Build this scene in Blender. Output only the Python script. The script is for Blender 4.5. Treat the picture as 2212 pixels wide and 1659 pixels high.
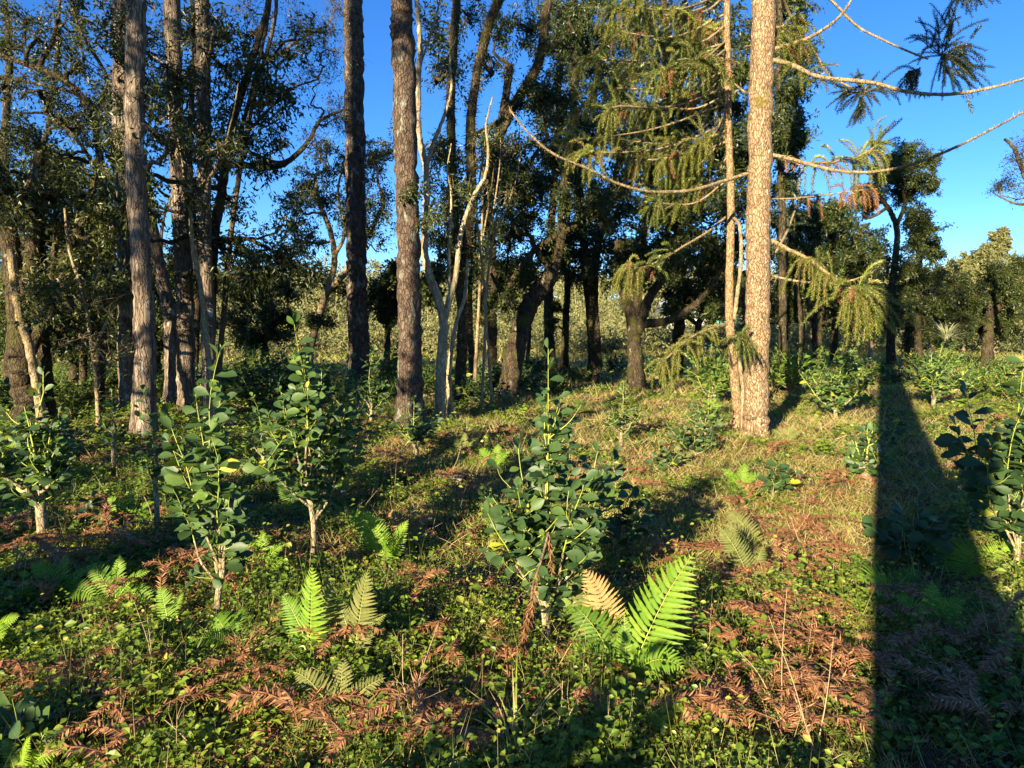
import bpy, math
import numpy as np
from mathutils import Vector

S = bpy.context.scene
for o in list(bpy.data.objects): bpy.data.objects.remove(o)
COL = S.collection
PI = math.pi
def nrmz(a): return a / np.maximum(np.linalg.norm(a, axis=-1, keepdims=True), 1e-9)

# ------------------------------------------------------------------ terrain height (needed by the camera)
def gz(x, y):
    x = np.asarray(x, float); y = np.asarray(y, float)
    z = .05*np.sin(.7*x+.4)*np.cos(.55*y+.3) + .03*np.sin(1.9*x+1.1*y) + .02*np.sin(3.3*y-1.7*x+2)
    t = np.clip((y-48)/60, 0, 1)
    z = z + 5.0*t*t*(3-2*t) - .5*np.clip((y-20)/20, 0, 1)
    return z
def micro(x, y):
    return (.012*np.sin(9*x+3*np.sin(4*y)) + .012*np.sin(11*y+2*np.sin(5*x+1)) + .008*np.sin(23*x+17*y))

# ------------------------------------------------------------------ camera, sky, sun, exposure
FPX, CX, CY, HOR = 1480.0, 1106.0, 829.5, 690.0
PITCH = math.atan((CY-HOR)/FPX)
CAM = np.array([0, 0, 1.6+float(gz(0, 0))])
cam = bpy.data.cameras.new('camera'); co = bpy.data.objects.new('camera', cam); COL.objects.link(co)
cam.sensor_width = 36; cam.lens = 36*FPX/2212; cam.clip_start = .05; cam.clip_end = 3000
co.location = CAM; co.rotation_euler = (PI/2-PITCH, 0, 0); S.camera = co

SUN_EL, ANTI = 16.5, 27.9          # sun elevation; antisolar direction, degrees right of the view
sa, ca = math.sin(math.radians(ANTI)), math.cos(math.radians(ANTI))
TOSUN = np.array([-sa, -ca, 0]); PERP = np.array([ca, -sa, 0])
el = math.radians(SUN_EL)
sdir = Vector((-sa*math.cos(el), -ca*math.cos(el), math.sin(el)))
sun = bpy.data.lights.new('sun', 'SUN'); sun.energy = 5.0; sun.angle = math.radians(.5); sun.color = (1, .83, .58)
so = bpy.data.objects.new('sun', sun); COL.objects.link(so)
so.rotation_euler = sdir.to_track_quat('Z', 'Y').to_euler(); so.location = sdir*60
w = bpy.data.worlds.new('World'); S.world = w; w.use_nodes = True
nt = w.node_tree; bg = nt.nodes['Background']
sky = nt.nodes.new('ShaderNodeTexSky'); sky.sky_type = 'NISHITA'; sky.sun_disc = False
sky.sun_elevation = el; sky.sun_rotation = math.atan2(sdir.x, sdir.y) % (2*PI)
sky.altitude = 900; sky.air_density = 1.0; sky.dust_density = .0; sky.ozone_density = 6.0
hsn = nt.nodes.new('ShaderNodeHueSaturation'); hsn.inputs['Saturation'].default_value = 1.12; hsn.inputs['Hue'].default_value = .508; nt.links.new(sky.outputs[0], hsn.inputs['Color']); nt.links.new(hsn.outputs[0], bg.inputs[0]); bg.inputs[1].default_value = .072
vs = S.view_settings; vs.view_transform = 'Standard'; vs.look = 'None'; vs.exposure = 1.8; vs.gamma = 1
S.render.engine = 'CYCLES'
cy = S.cycles; cy.max_bounces = 6; cy.diffuse_bounces = 4; cy.glossy_bounces = 2; cy.transmission_bounces = 3
cy.transparent_max_bounces = 4; cy.caustics_reflective = False; cy.caustics_refractive = False
cy.use_denoising = True; cy.sample_clamp_indirect = 4
try: cy.denoiser = 'OPENIMAGEDENOISE'
except Exception: pass

# ------------------------------------------------------------------ picture -> place
def P(px, py, Y):
    "point at distance Y (m ahead) seen at picture position px, py (2212 wide)"
    dx = (px-CX)/FPX; dz = -(py-CY)/FPX
    f = math.cos(PITCH)+dz*math.sin(PITCH); u = -math.sin(PITCH)+dz*math.cos(PITCH)
    return CAM + np.array([dx, f, u])*(Y/f)
def G(px, py):
    "ground point seen there"
    z = 0.
    for _ in range(8):
        dx = (px-CX)/FPX; dz = -(py-CY)/FPX
        f = math.cos(PITCH)+dz*math.sin(PITCH); u = -math.sin(PITCH)+dz*math.cos(PITCH)
        t = (z-CAM[2])/min(u, -.01); p = CAM+np.array([dx, f, u])*t; z = float(gz(p[0], p[1]))
    return np.array([p[0], p[1], z])
def GY(px, Y):
    p = P(px, HOR, Y); return np.array([p[0], Y, float(gz(p[0], Y))])

# ------------------------------------------------------------------ materials
def newmat(name):
    m = bpy.data.materials.new(name); m.use_nodes = True; n = m.node_tree
    n.nodes.clear(); return m, n
def ramp(n, stops, fac):
    r = n.nodes.new('ShaderNodeValToRGB'); e = r.color_ramp.elements
    while len(e) > 1: e.remove(e[-1])
    e[0].position = stops[0][0]; e[0].color = (*stops[0][1], 1)
    for p, c in stops[1:]:
        k = e.new(p); k.color = (*c, 1)
    n.links.new(fac, r.inputs[0]); return r
def leaf_mat(name, stops, trans=.3, tint=(1.25, 1.25, .6), rough=.42, spec=.5):
    m, n = newmat(name); N = n.nodes; L = n.links
    a = N.new('ShaderNodeAttribute'); a.attribute_name = 'v'
    r = ramp(n, stops, a.outputs['Fac'])
    no = N.new('ShaderNodeTexNoise'); no.inputs['Scale'].default_value = 60; no.inputs['Detail'].default_value = 3
    hs = N.new('ShaderNodeHueSaturation'); mr = N.new('ShaderNodeMapRange')
    mr.inputs[3].default_value = .7; mr.inputs[4].default_value = 1.3
    tc = N.new('ShaderNodeTexCoord'); L.new(tc.outputs['Object'], no.inputs['Vector'])
    L.new(no.outputs[0], mr.inputs[0]); L.new(mr.outputs[0], hs.inputs['Value']); L.new(r.outputs[0], hs.inputs['Color'])
    p = N.new('ShaderNodeBsdfPrincipled'); p.inputs['Roughness'].default_value = rough
    p.inputs['Specular IOR Level'].default_value = spec; L.new(hs.outputs[0], p.inputs['Base Color'])
    out = N.new('ShaderNodeOutputMaterial')
    if trans > 0:
        t = N.new('ShaderNodeBsdfTranslucent'); mx = N.new('ShaderNodeMix'); mx.data_type = 'RGBA'; mx.blend_type = 'MULTIPLY'
        mx.inputs['Factor'].default_value = 1; mx.inputs[7].default_value = (*tint, 1)
        L.new(hs.outputs[0], mx.inputs[6]); L.new(mx.outputs[2], t.inputs['Color'])
        ms = N.new('ShaderNodeMixShader'); ms.inputs[0].default_value = trans
        L.new(p.outputs[0], ms.inputs[1]); L.new(t.outputs[0], ms.inputs[2]); L.new(ms.outputs[0], out.inputs[0])
    else: L.new(p.outputs[0], out.inputs[0])
    return m
def bark_mat(name, dark, mid, light, scale=6, zs=.25, bump=.6, spot=None, moss=None, mosscol=(.05, .065, .012), ridge=False):
    m, n = newmat(name); N = n.nodes; L = n.links
    tc = N.new('ShaderNodeTexCoord'); mp = N.new('ShaderNodeMapping'); mp.inputs['Scale'].default_value = (1, 1, zs)
    L.new(tc.outputs['Object'], mp.inputs[0])
    a = N.new('ShaderNodeTexNoise'); a.inputs['Scale'].default_value = scale*3; a.inputs['Detail'].default_value = 8; a.inputs['Roughness'].default_value = .65
    L.new(mp.outputs[0], a.inputs[0])
    r = ramp(n, [(.3, dark), (.5, mid), (.72, light)], a.outputs[0]); col = r.outputs[0]
    v = N.new('ShaderNodeTexVoronoi'); v.inputs['Scale'].default_value = scale*5; v.feature = 'DISTANCE_TO_EDGE'
    mp2 = N.new('ShaderNodeMapping'); mp2.inputs['Scale'].default_value = (1, 1, .35 if not ridge else .1)
    wn = N.new('ShaderNodeTexNoise'); wn.inputs['Scale'].default_value = 9; L.new(tc.outputs['Object'], wn.inputs[0])
    ad = N.new('ShaderNodeVectorMath'); ad.operation = 'MULTIPLY_ADD'; ad.inputs[1].default_value = (.08, .08, .08)
    L.new(wn.outputs[1], ad.inputs[0]); L.new(tc.outputs['Object'], ad.inputs[2]); L.new(ad.outputs[0], mp2.inputs[0]); L.new(mp2.outputs[0], v.inputs[0])
    cr = ramp(n, [(0, (.3, .3, .3)), (.12, (1, 1, 1))], v.outputs['Distance'])
    mx = N.new('ShaderNodeMix'); mx.data_type = 'RGBA'; mx.blend_type = 'MULTIPLY'; mx.inputs['Factor'].default_value = .75
    L.new(col, mx.inputs[6]); L.new(cr.outputs[0], mx.inputs[7]); col = mx.outputs[2]
    def patch(col, sc, lo, hi, c, zz=1):
        q = N.new('ShaderNodeTexNoise'); q.inputs['Scale'].default_value = sc; q.inputs['Detail'].default_value = 5
        mq = N.new('ShaderNodeMapping'); mq.inputs['Scale'].default_value = (1, 1, zz); L.new(tc.outputs['Object'], mq.inputs[0]); L.new(mq.outputs[0], q.inputs[0])
        rr = ramp(n, [(lo, (0, 0, 0)), (hi, (1, 1, 1))], q.outputs[0])
        mm = N.new('ShaderNodeMix'); mm.data_type = 'RGBA'; L.new(rr.outputs[0], mm.inputs['Factor']); L.new(col, mm.inputs[6]); mm.inputs[7].default_value = (*c, 1)
        return mm.outputs[2]
    if spot: col = patch(col, spot[0], spot[1], spot[1]+.05, spot[2], .45)
    if moss: col = patch(col, 3.5, moss, moss+.12, mosscol)
    p = N.new('ShaderNodeBsdfPrincipled'); p.inputs['Roughness'].default_value = .9; p.inputs['Specular IOR Level'].default_value = .2
    L.new(col, p.inputs['Base Color'])
    mu = N.new('ShaderNodeMath'); mu.operation = 'ADD'; L.new(a.outputs[0], mu.inputs[0]); L.new(cr.outputs[0], mu.inputs[1])
    b = N.new('ShaderNodeBump'); b.inputs['Strength'].default_value = bump; b.inputs['Distance'].default_value = .02
    L.new(mu.outputs[0], b.inputs['Height']); L.new(b.outputs[0], p.inputs['Normal'])
    o = N.new('ShaderNodeOutputMaterial'); L.new(p.outputs[0], o.inputs[0]); return m
def flat_mat(name, c, rough=.7):
    m, n = newmat(name); N = n.nodes; L = n.links
    p = N.new('ShaderNodeBsdfPrincipled'); p.inputs['Roughness'].default_value = rough
    q = N.new('ShaderNodeTexNoise'); q.inputs['Scale'].default_value = 14; q.inputs['Detail'].default_value = 5
    r = ramp(n, [(.3, tuple(x*.7 for x in c)), (.7, tuple(min(1, x*1.2) for x in c))], q.outputs[0]); L.new(r.outputs[0], p.inputs['Base Color'])
    o = N.new('ShaderNodeOutputMaterial'); L.new(p.outputs[0], o.inputs[0]); return m

MT = {}
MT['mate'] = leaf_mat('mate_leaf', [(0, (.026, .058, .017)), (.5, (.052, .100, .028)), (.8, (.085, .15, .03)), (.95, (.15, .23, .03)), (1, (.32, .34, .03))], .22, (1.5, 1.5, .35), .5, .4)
MT['mate_pale'] = leaf_mat('mate_leaf_pale', [(0, (.05, .11, .02)), (.6, (.10, .18, .03)), (1, (.24, .30, .04))], .3, (1.4, 1.4, .4), .4, .5)  # lighter leaf copy, sunlight on the lit back-row shrubs put into colour
MT['fern'] = leaf_mat('fern_green', [(0, (.08, .17, .02)), (.6, (.15, .28, .025)), (1, (.26, .38, .04))], .42, (1.4, 1.4, .35), .5, .3)
MT['fern_dull'] = leaf_mat('fern_dull', [(0, (.09, .12, .03)), (.6, (.16, .18, .05)), (1, (.26, .24, .09))], .35, (1.2, 1.2, .5), .6, .2)
MT['fern_dead'] = leaf_mat('fern_dead', [(0, (.16, .08, .025)), (1, (.38, .24, .09))], .2, (1.1, 1, .6), .7, .2)
MT['herb'] = leaf_mat('herb_leaf', [(0, (.040, .085, .012)), (.45, (.12, .195, .020)), (.8, (.25, .32, .035)), (1, (.38, .36, .08))], .38, (1.5, 1.4, .35), .45, .4)
MT['grass'] = leaf_mat('grass_blade', [(0, (.11, .17, .02)), (.38, (.26, .31, .045)), (.62, (.44, .38, .13)), (1, (.62, .46, .25))], .35, (1.3, 1.2, .5), .5, .3)
MT['straw'] = leaf_mat('straw', [(0, (.22, .15, .07)), (1, (.55, .42, .24))], .15, (1, 1, .7), .6, .3)
MT['rust'] = leaf_mat('rust_needle', [(0, (.11, .042, .017)), (.5, (.26, .118, .048)), (1, (.46, .25, .12))], .12, (1.2, .8, .4), .55, .3)
MT['litter'] = leaf_mat('litter', [(0, (.06, .028, .014)), (.5, (.19, .085, .038)), (1, (.42, .26, .13))], .08, (1.1, .9, .5), .7, .2)
MT['pine'] = leaf_mat('araucaria_needle', [(0, (.040, .070, .014)), (.5, (.14, .18, .03)), (.85, (.26, .28, .055)), (1, (.26, .14, .05))], .2, (1.3, 1.2, .4), .42, .45)
MT['pine_dk'] = leaf_mat('araucaria_needle_dark', [(0, (.014, .030, .014)), (.7, (.035, .058, .022)), (1, (.08, .09, .03))], .12, (1.2, 1.2, .5), .4, .45)  # darker copy of the needles: shade on the shadowed tufts put into colour
MT['canopy'] = leaf_mat('canopy_leaf', [(0, (.018, .032, .008)), (.5, (.048, .068, .014)), (.85, (.11, .13, .026)), (1, (.20, .18, .05))], .25, (1.5, 1.4, .4), .42, .45)
MT['canopy_lt'] = leaf_mat('canopy_leaf_light', [(0, (.030, .050, .012)), (.5, (.06, .09, .02)), (1, (.12, .15, .035))], .3, (1.4, 1.4, .4), .42, .45)
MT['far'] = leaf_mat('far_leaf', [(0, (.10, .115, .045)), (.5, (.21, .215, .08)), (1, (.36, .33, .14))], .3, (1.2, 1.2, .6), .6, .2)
MT['moss'] = leaf_mat('moss', [(0, (.06, .065, .012)), (1, (.20, .18, .035))], .2, (1.2, 1.1, .4), .8, .1)
MT['epi'] = leaf_mat('epiphyte', [(0, (.06, .065, .014)), (.6, (.15, .15, .03)), (1, (.28, .23, .08))], .25, (1.3, 1.2, .4), .5, .3)
MT['brom'] = leaf_mat('bromeliad', [(0, (.18, .22, .10)), (1, (.42, .42, .24))], .2, (1.1, 1.1, .6), .5, .4)
MT['b_pine'] = bark_mat('araucaria_bark', (.16, .105, .055), (.29, .195, .105), (.40, .285, .16), 7, .3, .9, (40, .60, (.54, .45, .31)), .62, (.16, .13, .03))
MT['b_slim'] = bark_mat('slender_araucaria_bark', (.17, .11, .055), (.32, .21, .105), (.44, .32, .18), 8, .5, .8, (44, .62, (.55, .42, .25)), .66, (.20, .16, .03))
MT['b_dark'] = bark_mat('dark_pine_bark', (.035, .024, .017), (.10, .070, .048), (.19, .145, .10), 5, .5, 1, (9, .60, (.20, .20, .15)), .66, (.07, .065, .025))
MT['b_ridge'] = bark_mat('ridged_grey_bark', (.07, .05, .035), (.19, .145, .10), (.34, .28, .21), 5, .12, 1, (7, .62, (.42, .40, .32)), .68, (.10, .085, .03), True)
MT['b_pale'] = bark_mat('pale_smooth_bark', (.20, .15, .09), (.38, .30, .19), (.56, .48, .34), 3, .6, .6, (14, .56, (.22, .20, .10)), .58, (.14, .12, .035))
MT['b_moss'] = bark_mat('mossy_bark', (.020, .014, .008), (.062, .046, .026), (.14, .105, .06), 5, .3, 1, (8, .64, (.19, .19, .13)), .52, (.065, .060, .016))
MT['b_limb'] = bark_mat('limb_bark', (.15, .10, .05), (.32, .24, .13), (.46, .38, .24), 8, .5, .6, None, .58, (.18, .15, .03))
MT['b_twig'] = bark_mat('twig_bark', (.06, .04, .025), (.15, .11, .07), (.26, .21, .14), 8, .5, .4)
MT['b_stem'] = bark_mat('mate_stem', (.17, .13, .07), (.32, .26, .15), (.50, .43, .28), 8, .5, .6, None, .58, (.13, .13, .03))
MT['g_stem'] = flat_mat('green_stem', (.30, .34, .05), .5)

# ------------------------------------------------------------------ mesh collector
class MB:
    def __init__(s): s.v = []; s.f = []; s.n = 0
    def add(s, v, f, val=.5):
        v = np.asarray(v, np.float32).reshape(-1, 3); f = np.asarray(f, np.int32)
        val = np.broadcast_to(np.asarray(val, np.float32), (len(f),))
        s.v.append(v); s.f.append((f+s.n, val)); s.n += len(v)
    def build(s, name, mat, parent=None, smooth=True):
        me = bpy.data.meshes.new(name)
        if s.n:
            v = np.concatenate(s.v); me.vertices.add(len(v)); me.vertices.foreach_set('co', v.ravel())
            li = np.concatenate([f.ravel() for f, _ in s.f]).astype(np.int32)
            tot = np.concatenate([np.full(len(f), f.shape[1], np.int32) for f, _ in s.f])
            st = np.concatenate([[0], np.cumsum(tot)[:-1]]).astype(np.int32)
            me.loops.add(len(li)); me.loops.foreach_set('vertex_index', li)
            me.polygons.add(len(tot)); me.polygons.foreach_set('loop_start', st)
            me.polygons.foreach_set('use_smooth', np.full(len(tot), smooth))
            a = me.attributes.new('v', 'FLOAT', 'FACE'); a.data.foreach_set('value', np.concatenate([q for _, q in s.f]).astype(np.float32))
            me.update(calc_edges=True); me.validate(clean_customdata=False)
        me.materials.append(MT[mat] if isinstance(mat, str) else mat)
        o = bpy.data.objects.new(name, me); COL.objects.link(o)
        if parent is not None: o.parent = parent
        return o
def tag(o, label=None, cat=None, group=None, kind=None):
    for k, q in (('label', label), ('category', cat), ('group', group), ('kind', kind)):
        if q: o[k] = q
    return o
def thing(name, label, cat, loc=(0, 0, 0), group=None):
    o = bpy.data.objects.new(name, None); COL.objects.link(o); o.location = loc; o.empty_display_size = .1
    return tag(o, label, cat, group)
def build_at(mb, name, mat, root, smooth=True):
    "mesh given in world coordinates, parented to a thing at its base"
    off = np.array(root.location, np.float32)
    mb.v = [v-off for v in mb.v]; return mb.build(name, mat, root, smooth)
def dup(root, loc, rz, sc, label=None, group=None):
    r = root.copy(); COL.objects.link(r); r.location = loc; r.rotation_euler = (0, 0, rz); r.scale = (sc, sc, sc)
    if label: r['label'] = label
    if group: r['group'] = group
    for ch in list(root.children):
        c = ch.copy(); COL.objects.link(c); c.parent = r
    return r

def spline(pts, n=6):
    p = np.asarray(pts, float)
    if len(p) < 3: 
        t = np.linspace(0, 1, n+1)[:, None]; return p[0]*(1-t)+p[-1]*t
    q = np.vstack([2*p[0]-p[1], p, 2*p[-1]-p[-2]]); out = []
    for i in range(1, len(q)-2):
        t = np.linspace(0, 1, n, endpoint=False)[:, None]
        a, b, c, d = q[i-1], q[i], q[i+1], q[i+2]
        out.append(.5*((2*b)+(-a+c)*t+(2*a-5*b+4*c-d)*t**2+(-a+3*b-3*c+d)*t**3))
    out.append(p[-1][None]); return np.vstack(out)
def tube(mb, pts, r, sides=8, rough=0, rng=None, val=.5):
    p = np.asarray(pts, float); n = len(p); r = np.broadcast_to(np.asarray(r, float), (n,))
    t = nrmz(np.gradient(p, axis=0)); ref = np.array([0, 0, 1.]) if abs(t[0][2]) < .9 else np.array([1., 0, 0])
    a = np.zeros((n, 3)); u = nrmz(np.cross(t[0], ref)); 
    for i in range(n):
        u = u-t[i]*np.dot(u, t[i]); u = u/max(np.linalg.norm(u), 1e-9); a[i] = u
    b = np.cross(t, a); th = np.linspace(0, 2*PI, sides, endpoint=False)
    rr = r[:, None]*np.ones((1, sides))
    if rough: rr = rr*(1+rough*rng.normal(0, 1, rr.shape))
    v = p[:, None]+rr[..., None]*(np.cos(th)[None, :, None]*a[:, None]+np.sin(th)[None, :, None]*b[:, None])
    i = np.arange(n-1)[:, None]*sides; j = np.arange(sides)[None]; k = (j+1) % sides
    f = np.stack([i+j, i+k, i+sides+k, i+sides+j], -1).reshape(-1, 4)
    mb.add(v.reshape(-1, 3), f, val)
# leaf templates: (u along, v across, w out), faces
def T(rows, tip=True, cup=.12, droop=.12):
    V = [(0, 0, 0)]; F = []
    for u, h in rows:
        for s in (-1, 0, 1): V.append((u, s*h, abs(s)*cup*h*2-droop*u*u))
    for i in range(len(rows)-1):
        a = 1+3*i
        F += [(a, a+1, a+4, a+3), (a+1, a+2, a+5, a+4)]
    F4 = list(F); F3 = [(0, 2, 1), (0, 3, 2)]; a = 1+3*(len(rows)-1)
    V.append((1, 0, -droop)); k = len(V)-1; F3 += [(a, a+1, k), (a+1, a+2, k)]
    return np.array(V, float), [np.array(F4, int).reshape(-1, 4), np.array(F3, int)]
T_MATE = T([(.10, .03), (.26, .24), (.48, .44), (.70, .48), (.88, .30)], cup=.10, droop=.16)
T_OV = T([(.12, .12), (.45, .46), (.75, .32)])
T_LAN = (np.array([(0, 0, 0), (.4, -.5, .06), (.4, .5, .06), (1, 0, -.12)], float), [np.array([(0, 3, 1), (0, 2, 3)])])
T_DIA = (np.array([(0, 0, 0), (.5, -.5, .0), (1, 0, 0), (.5, .5, .0)], float), [np.array([(0, 1, 2, 3)])])
T_NEE = (np.array([(0, -.35, 0), (.45, -.5, .02), (1, 0, 0), (.45, .5, .02), (0, .35, 0)], float), [np.array([(0, 1, 2, 3, 4)])])
T_TRI = (np.array([(0, -.5, 0), (0, .5, 0), (1, 0, 0)], float), [np.array([(0, 1, 2)])])
T_BLADE = (np.array([(0, -.5, 0), (0, .5, 0), (.4, -.45, .03), (.4, .45, .03), (.75, -.3, -.08), (.75, .3, -.08), (1, 0, -.25)], float), [np.array([(0, 1, 3, 2), (2, 3, 5, 4)]), np.array([(4, 5, 6)])])
def leaves(mb, tm, base, d, nr, L, W, val):
    base = np.asarray(base, float); N = len(base)
    if N == 0: return
    d = nrmz(np.asarray(d, float)); sd = nrmz(np.cross(nr, d)); nn = np.cross(d, sd)
    V, F = tm; L = np.broadcast_to(L, (N,))[:, None, None]; W = np.broadcast_to(W, (N,))[:, None, None]
    v = base[:, None]+L*V[None, :, 0:1]*d[:, None]+W*V[None, :, 1:2]*sd[:, None]+L*V[None, :, 2:3]*nn[:, None]
    val = np.broadcast_to(np.asarray(val, float), (N,)); k = len(V); n0 = mb.n
    mb.v.append(v.reshape(-1, 3).astype(np.float32)); mb.n += N*k
    off = (np.arange(N)*k)[:, None, None]+n0
    for f in F: mb.f.append(((f[None]+off).reshape(-1, f.shape[1]).astype(np.int32), np.repeat(val, len(f)).astype(np.float32)))
def rvec(rng, n): return nrmz(rng.normal(0, 1, (n, 3)))

# ------------------------------------------------------------------ setting: ground, far slope
def build_ground():
    def axis(lo, a, b, hi, st, g):
        f = list(np.arange(a, b, st)); s = st; x = b
        while x < hi: f.append(x); s *= g; x += s
        f.append(hi); s = st; x = a; pre = []
        while True:
            s *= g; x -= s
            if x < lo: break
            pre.append(x)
        return np.array([lo]+pre[::-1]+f)
    xs = axis(-500, -7, 7, 500, .07, 1.09); ys = axis(-60, 1.2, 12, 900, .07, 1.07)
    X, Y = np.meshgrid(xs, ys); Z = gz(X, Y)+micro(X, Y)*np.clip((14-Y)/4, 0, 1)*np.clip((9-abs(X))/2, 0, 1)
    v = np.stack([X, Y, Z], -1).reshape(-1, 3); nx = len(xs)
    i = (np.arange(len(ys)-1)[:, None]*nx+np.arange(nx-1)[None]).ravel()
    mb = MB(); mb.add(v, np.stack([i, i+1, i+nx+1, i+nx], -1))
    m, n = newmat('soil_and_duff'); N = n.nodes; L = n.links
    tc = N.new('ShaderNodeTexCoord'); a = N.new('ShaderNodeTexNoise'); a.inputs['Scale'].default_value = 38; a.inputs['Detail'].default_value = 9; a.inputs['Roughness'].default_value = .75
    L.new(tc.outputs['Object'], a.inputs[0])
    r1 = ramp(n, [(.32, (.018, .010, .006)), (.48, (.075, .040, .020)), (.58, (.16, .085, .04)), (.75, (.30, .20, .10))], a.outputs[0])
    r2 = ramp(n, [(.35, (.020, .022, .008)), (.52, (.06, .075, .018)), (.7, (.20, .19, .07))], a.outputs[0])
    b = N.new('ShaderNodeTexNoise'); b.inputs['Scale'].default_value = 1.6; b.inputs['Detail'].default_value = 6; L.new(tc.outputs['Object'], b.inputs[0])
    r3 = ramp(n, [(.44, (0, 0, 0)), (.58, (1, 1, 1))], b.outputs[0])
    mx = N.new('ShaderNodeMix'); mx.data_type = 'RGBA'; L.new(r3.outputs[0], mx.inputs['Factor']); L.new(r1.outputs[0], mx.inputs[6]); L.new(r2.outputs[0], mx.inputs[7])
    p = N.new('ShaderNodeBsdfPrincipled'); p.inputs['Roughness'].default_value = .95; L.new(mx.outputs[2], p.inputs['Base Color'])
    bu = N.new('ShaderNodeBump'); bu.inputs['Strength'].default_value = 1; bu.inputs['Distance'].default_value = .03; L.new(a.outputs[0], bu.inputs['Height']); L.new(bu.outputs[0], p.inputs['Normal'])
    o = N.new('ShaderNodeOutputMaterial'); L.new(p.outputs[0], o.inputs[0])
    tag(mb.build('ground', m), kind='structure')
build_ground()

def fnoise(x, y, s, seed=0):
    return (np.sin(x*s+seed)*np.cos(y*s*1.1+seed*2)+.6*np.sin(x*s*2.3+1.7*y*s+seed*3)+.4*np.cos(y*s*3.7-x*s*2.9+seed))/1.6

# ---- far wooded slope: one mass
def far_wood():
    rng = np.random.default_rng(5); mb = MB()
    n = 900
    Y = 50+75*rng.random(n)**1.1; X = (rng.random(n)-.5)*2*.95*Y
    X[:60] = rng.random(60)*40-4; Y[:60] = 43+rng.random(60)*6
    X = np.concatenate([X, (rng.random(260)-.5)*2*34]); Y = np.concatenate([Y, rng.uniform(30, 50, 260)])
    for x, y in zip(X, Y):
        h = rng.uniform(2.2, 5.5)*(1+.25*(rng.random() < .15)); z0 = float(gz(x, y)); R = h*rng.uniform(.28, .42)
        if y < 50: h *= .5; R = h*.6
        m = 300; q = rvec(rng, m); nl = rng.integers(3, 6); lob = rng.normal(0, .45, (nl, 3)); w_ = lob[rng.integers(0, nl, m)]
        c = np.array([x, y, z0+h*.62])+(q*.55+w_)*np.array([R, R, h*.36])
        vv = np.clip(rng.normal(.42+.12*math.sin(x*1.7+y), .12, m)+.22*rng.normal(), 0, 1)
        leaves(mb, T_LAN, c, rvec(rng, m), rvec(rng, m), y*rng.uniform(.003, .0065, m), y*rng.uniform(.0018, .0034, m), vv)
    k = 300; X = (rng.random(k)-.5)*100; Y = 52+55*rng.random(k)
    for x, y in zip(X, Y): z0 = float(gz(x, y)); tube(mb, [(x, y, z0), (x+rng.normal(0, .1), y, z0+2), (x+rng.normal(0, .3), y, z0+rng.uniform(3.5, 6.5))], [.09, .07, .03], 4, val=.95)
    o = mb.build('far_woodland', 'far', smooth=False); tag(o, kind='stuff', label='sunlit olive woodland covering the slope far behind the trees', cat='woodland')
far_wood()

# ------------------------------------------------------------------ trees
def walk(p, d, L, n, rng, gn, up=0.):
    pts = [np.array(p, float)]; d = np.array(d, float)
    for i in range(n):
        d = d+rng.normal(0, gn, 3); d[2] += up; d = d/np.linalg.norm(d); pts.append(pts[-1]+d*L/n)
    return np.array(pts)
def bough(tb, tw, p, d, L, r, lvl, rng, gn=.22, up=.03, kids=4, sides=5):
    pts = walk(p, d, L, 5, rng, gn, up)
    tube(tb, pts, np.linspace(r, r*.35, 6), sides if lvl else 3, val=rng.random())
    if lvl == 0: tw.append(pts); return
    for k in range(kids):
        t = rng.uniform(.25, 1); i = min(int(t*5), 4); q = pts[i]+(pts[i+1]-pts[i])*(t*5-i)
        dd = nrmz(pts[i+1]-pts[i])+rvec(rng, 1)[0]*.9
        bough(tb, tw, q, nrmz(dd), L*rng.uniform(.4, .65), r*.5, lvl-1, rng, gn, up, kids, 4)
    tw.append(pts[2:])
def twig_leaves(mb, tw, m, ln, wd, rng, tm=T_LAN, hang=.35, spread=.05, vmean=.4):
    if not tw: return
    B = []; D = []
    for pts in tw:
        t = rng.random(m)*(len(pts)-1); i = np.minimum(t.astype(int), len(pts)-2)
        B.append(pts[i]+(pts[i+1]-pts[i])*(t-i)[:, None]+rng.normal(0, spread, (m, 3))); D.append(nrmz(pts[i+1]-pts[i]))
    B = np.concatenate(B); D = np.concatenate(D); N = len(B)
    d = D*.5+rvec(rng, N)*.9; d[:, 2] -= hang
    leaves(mb, tm, B, d, rvec(rng, N)+np.array([0, 0, .6]), ln*rng.uniform(.6, 1.2, N), wd*rng.uniform(.7, 1.2, N), np.clip(rng.normal(vmean, .22, N), 0, 1))
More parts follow.
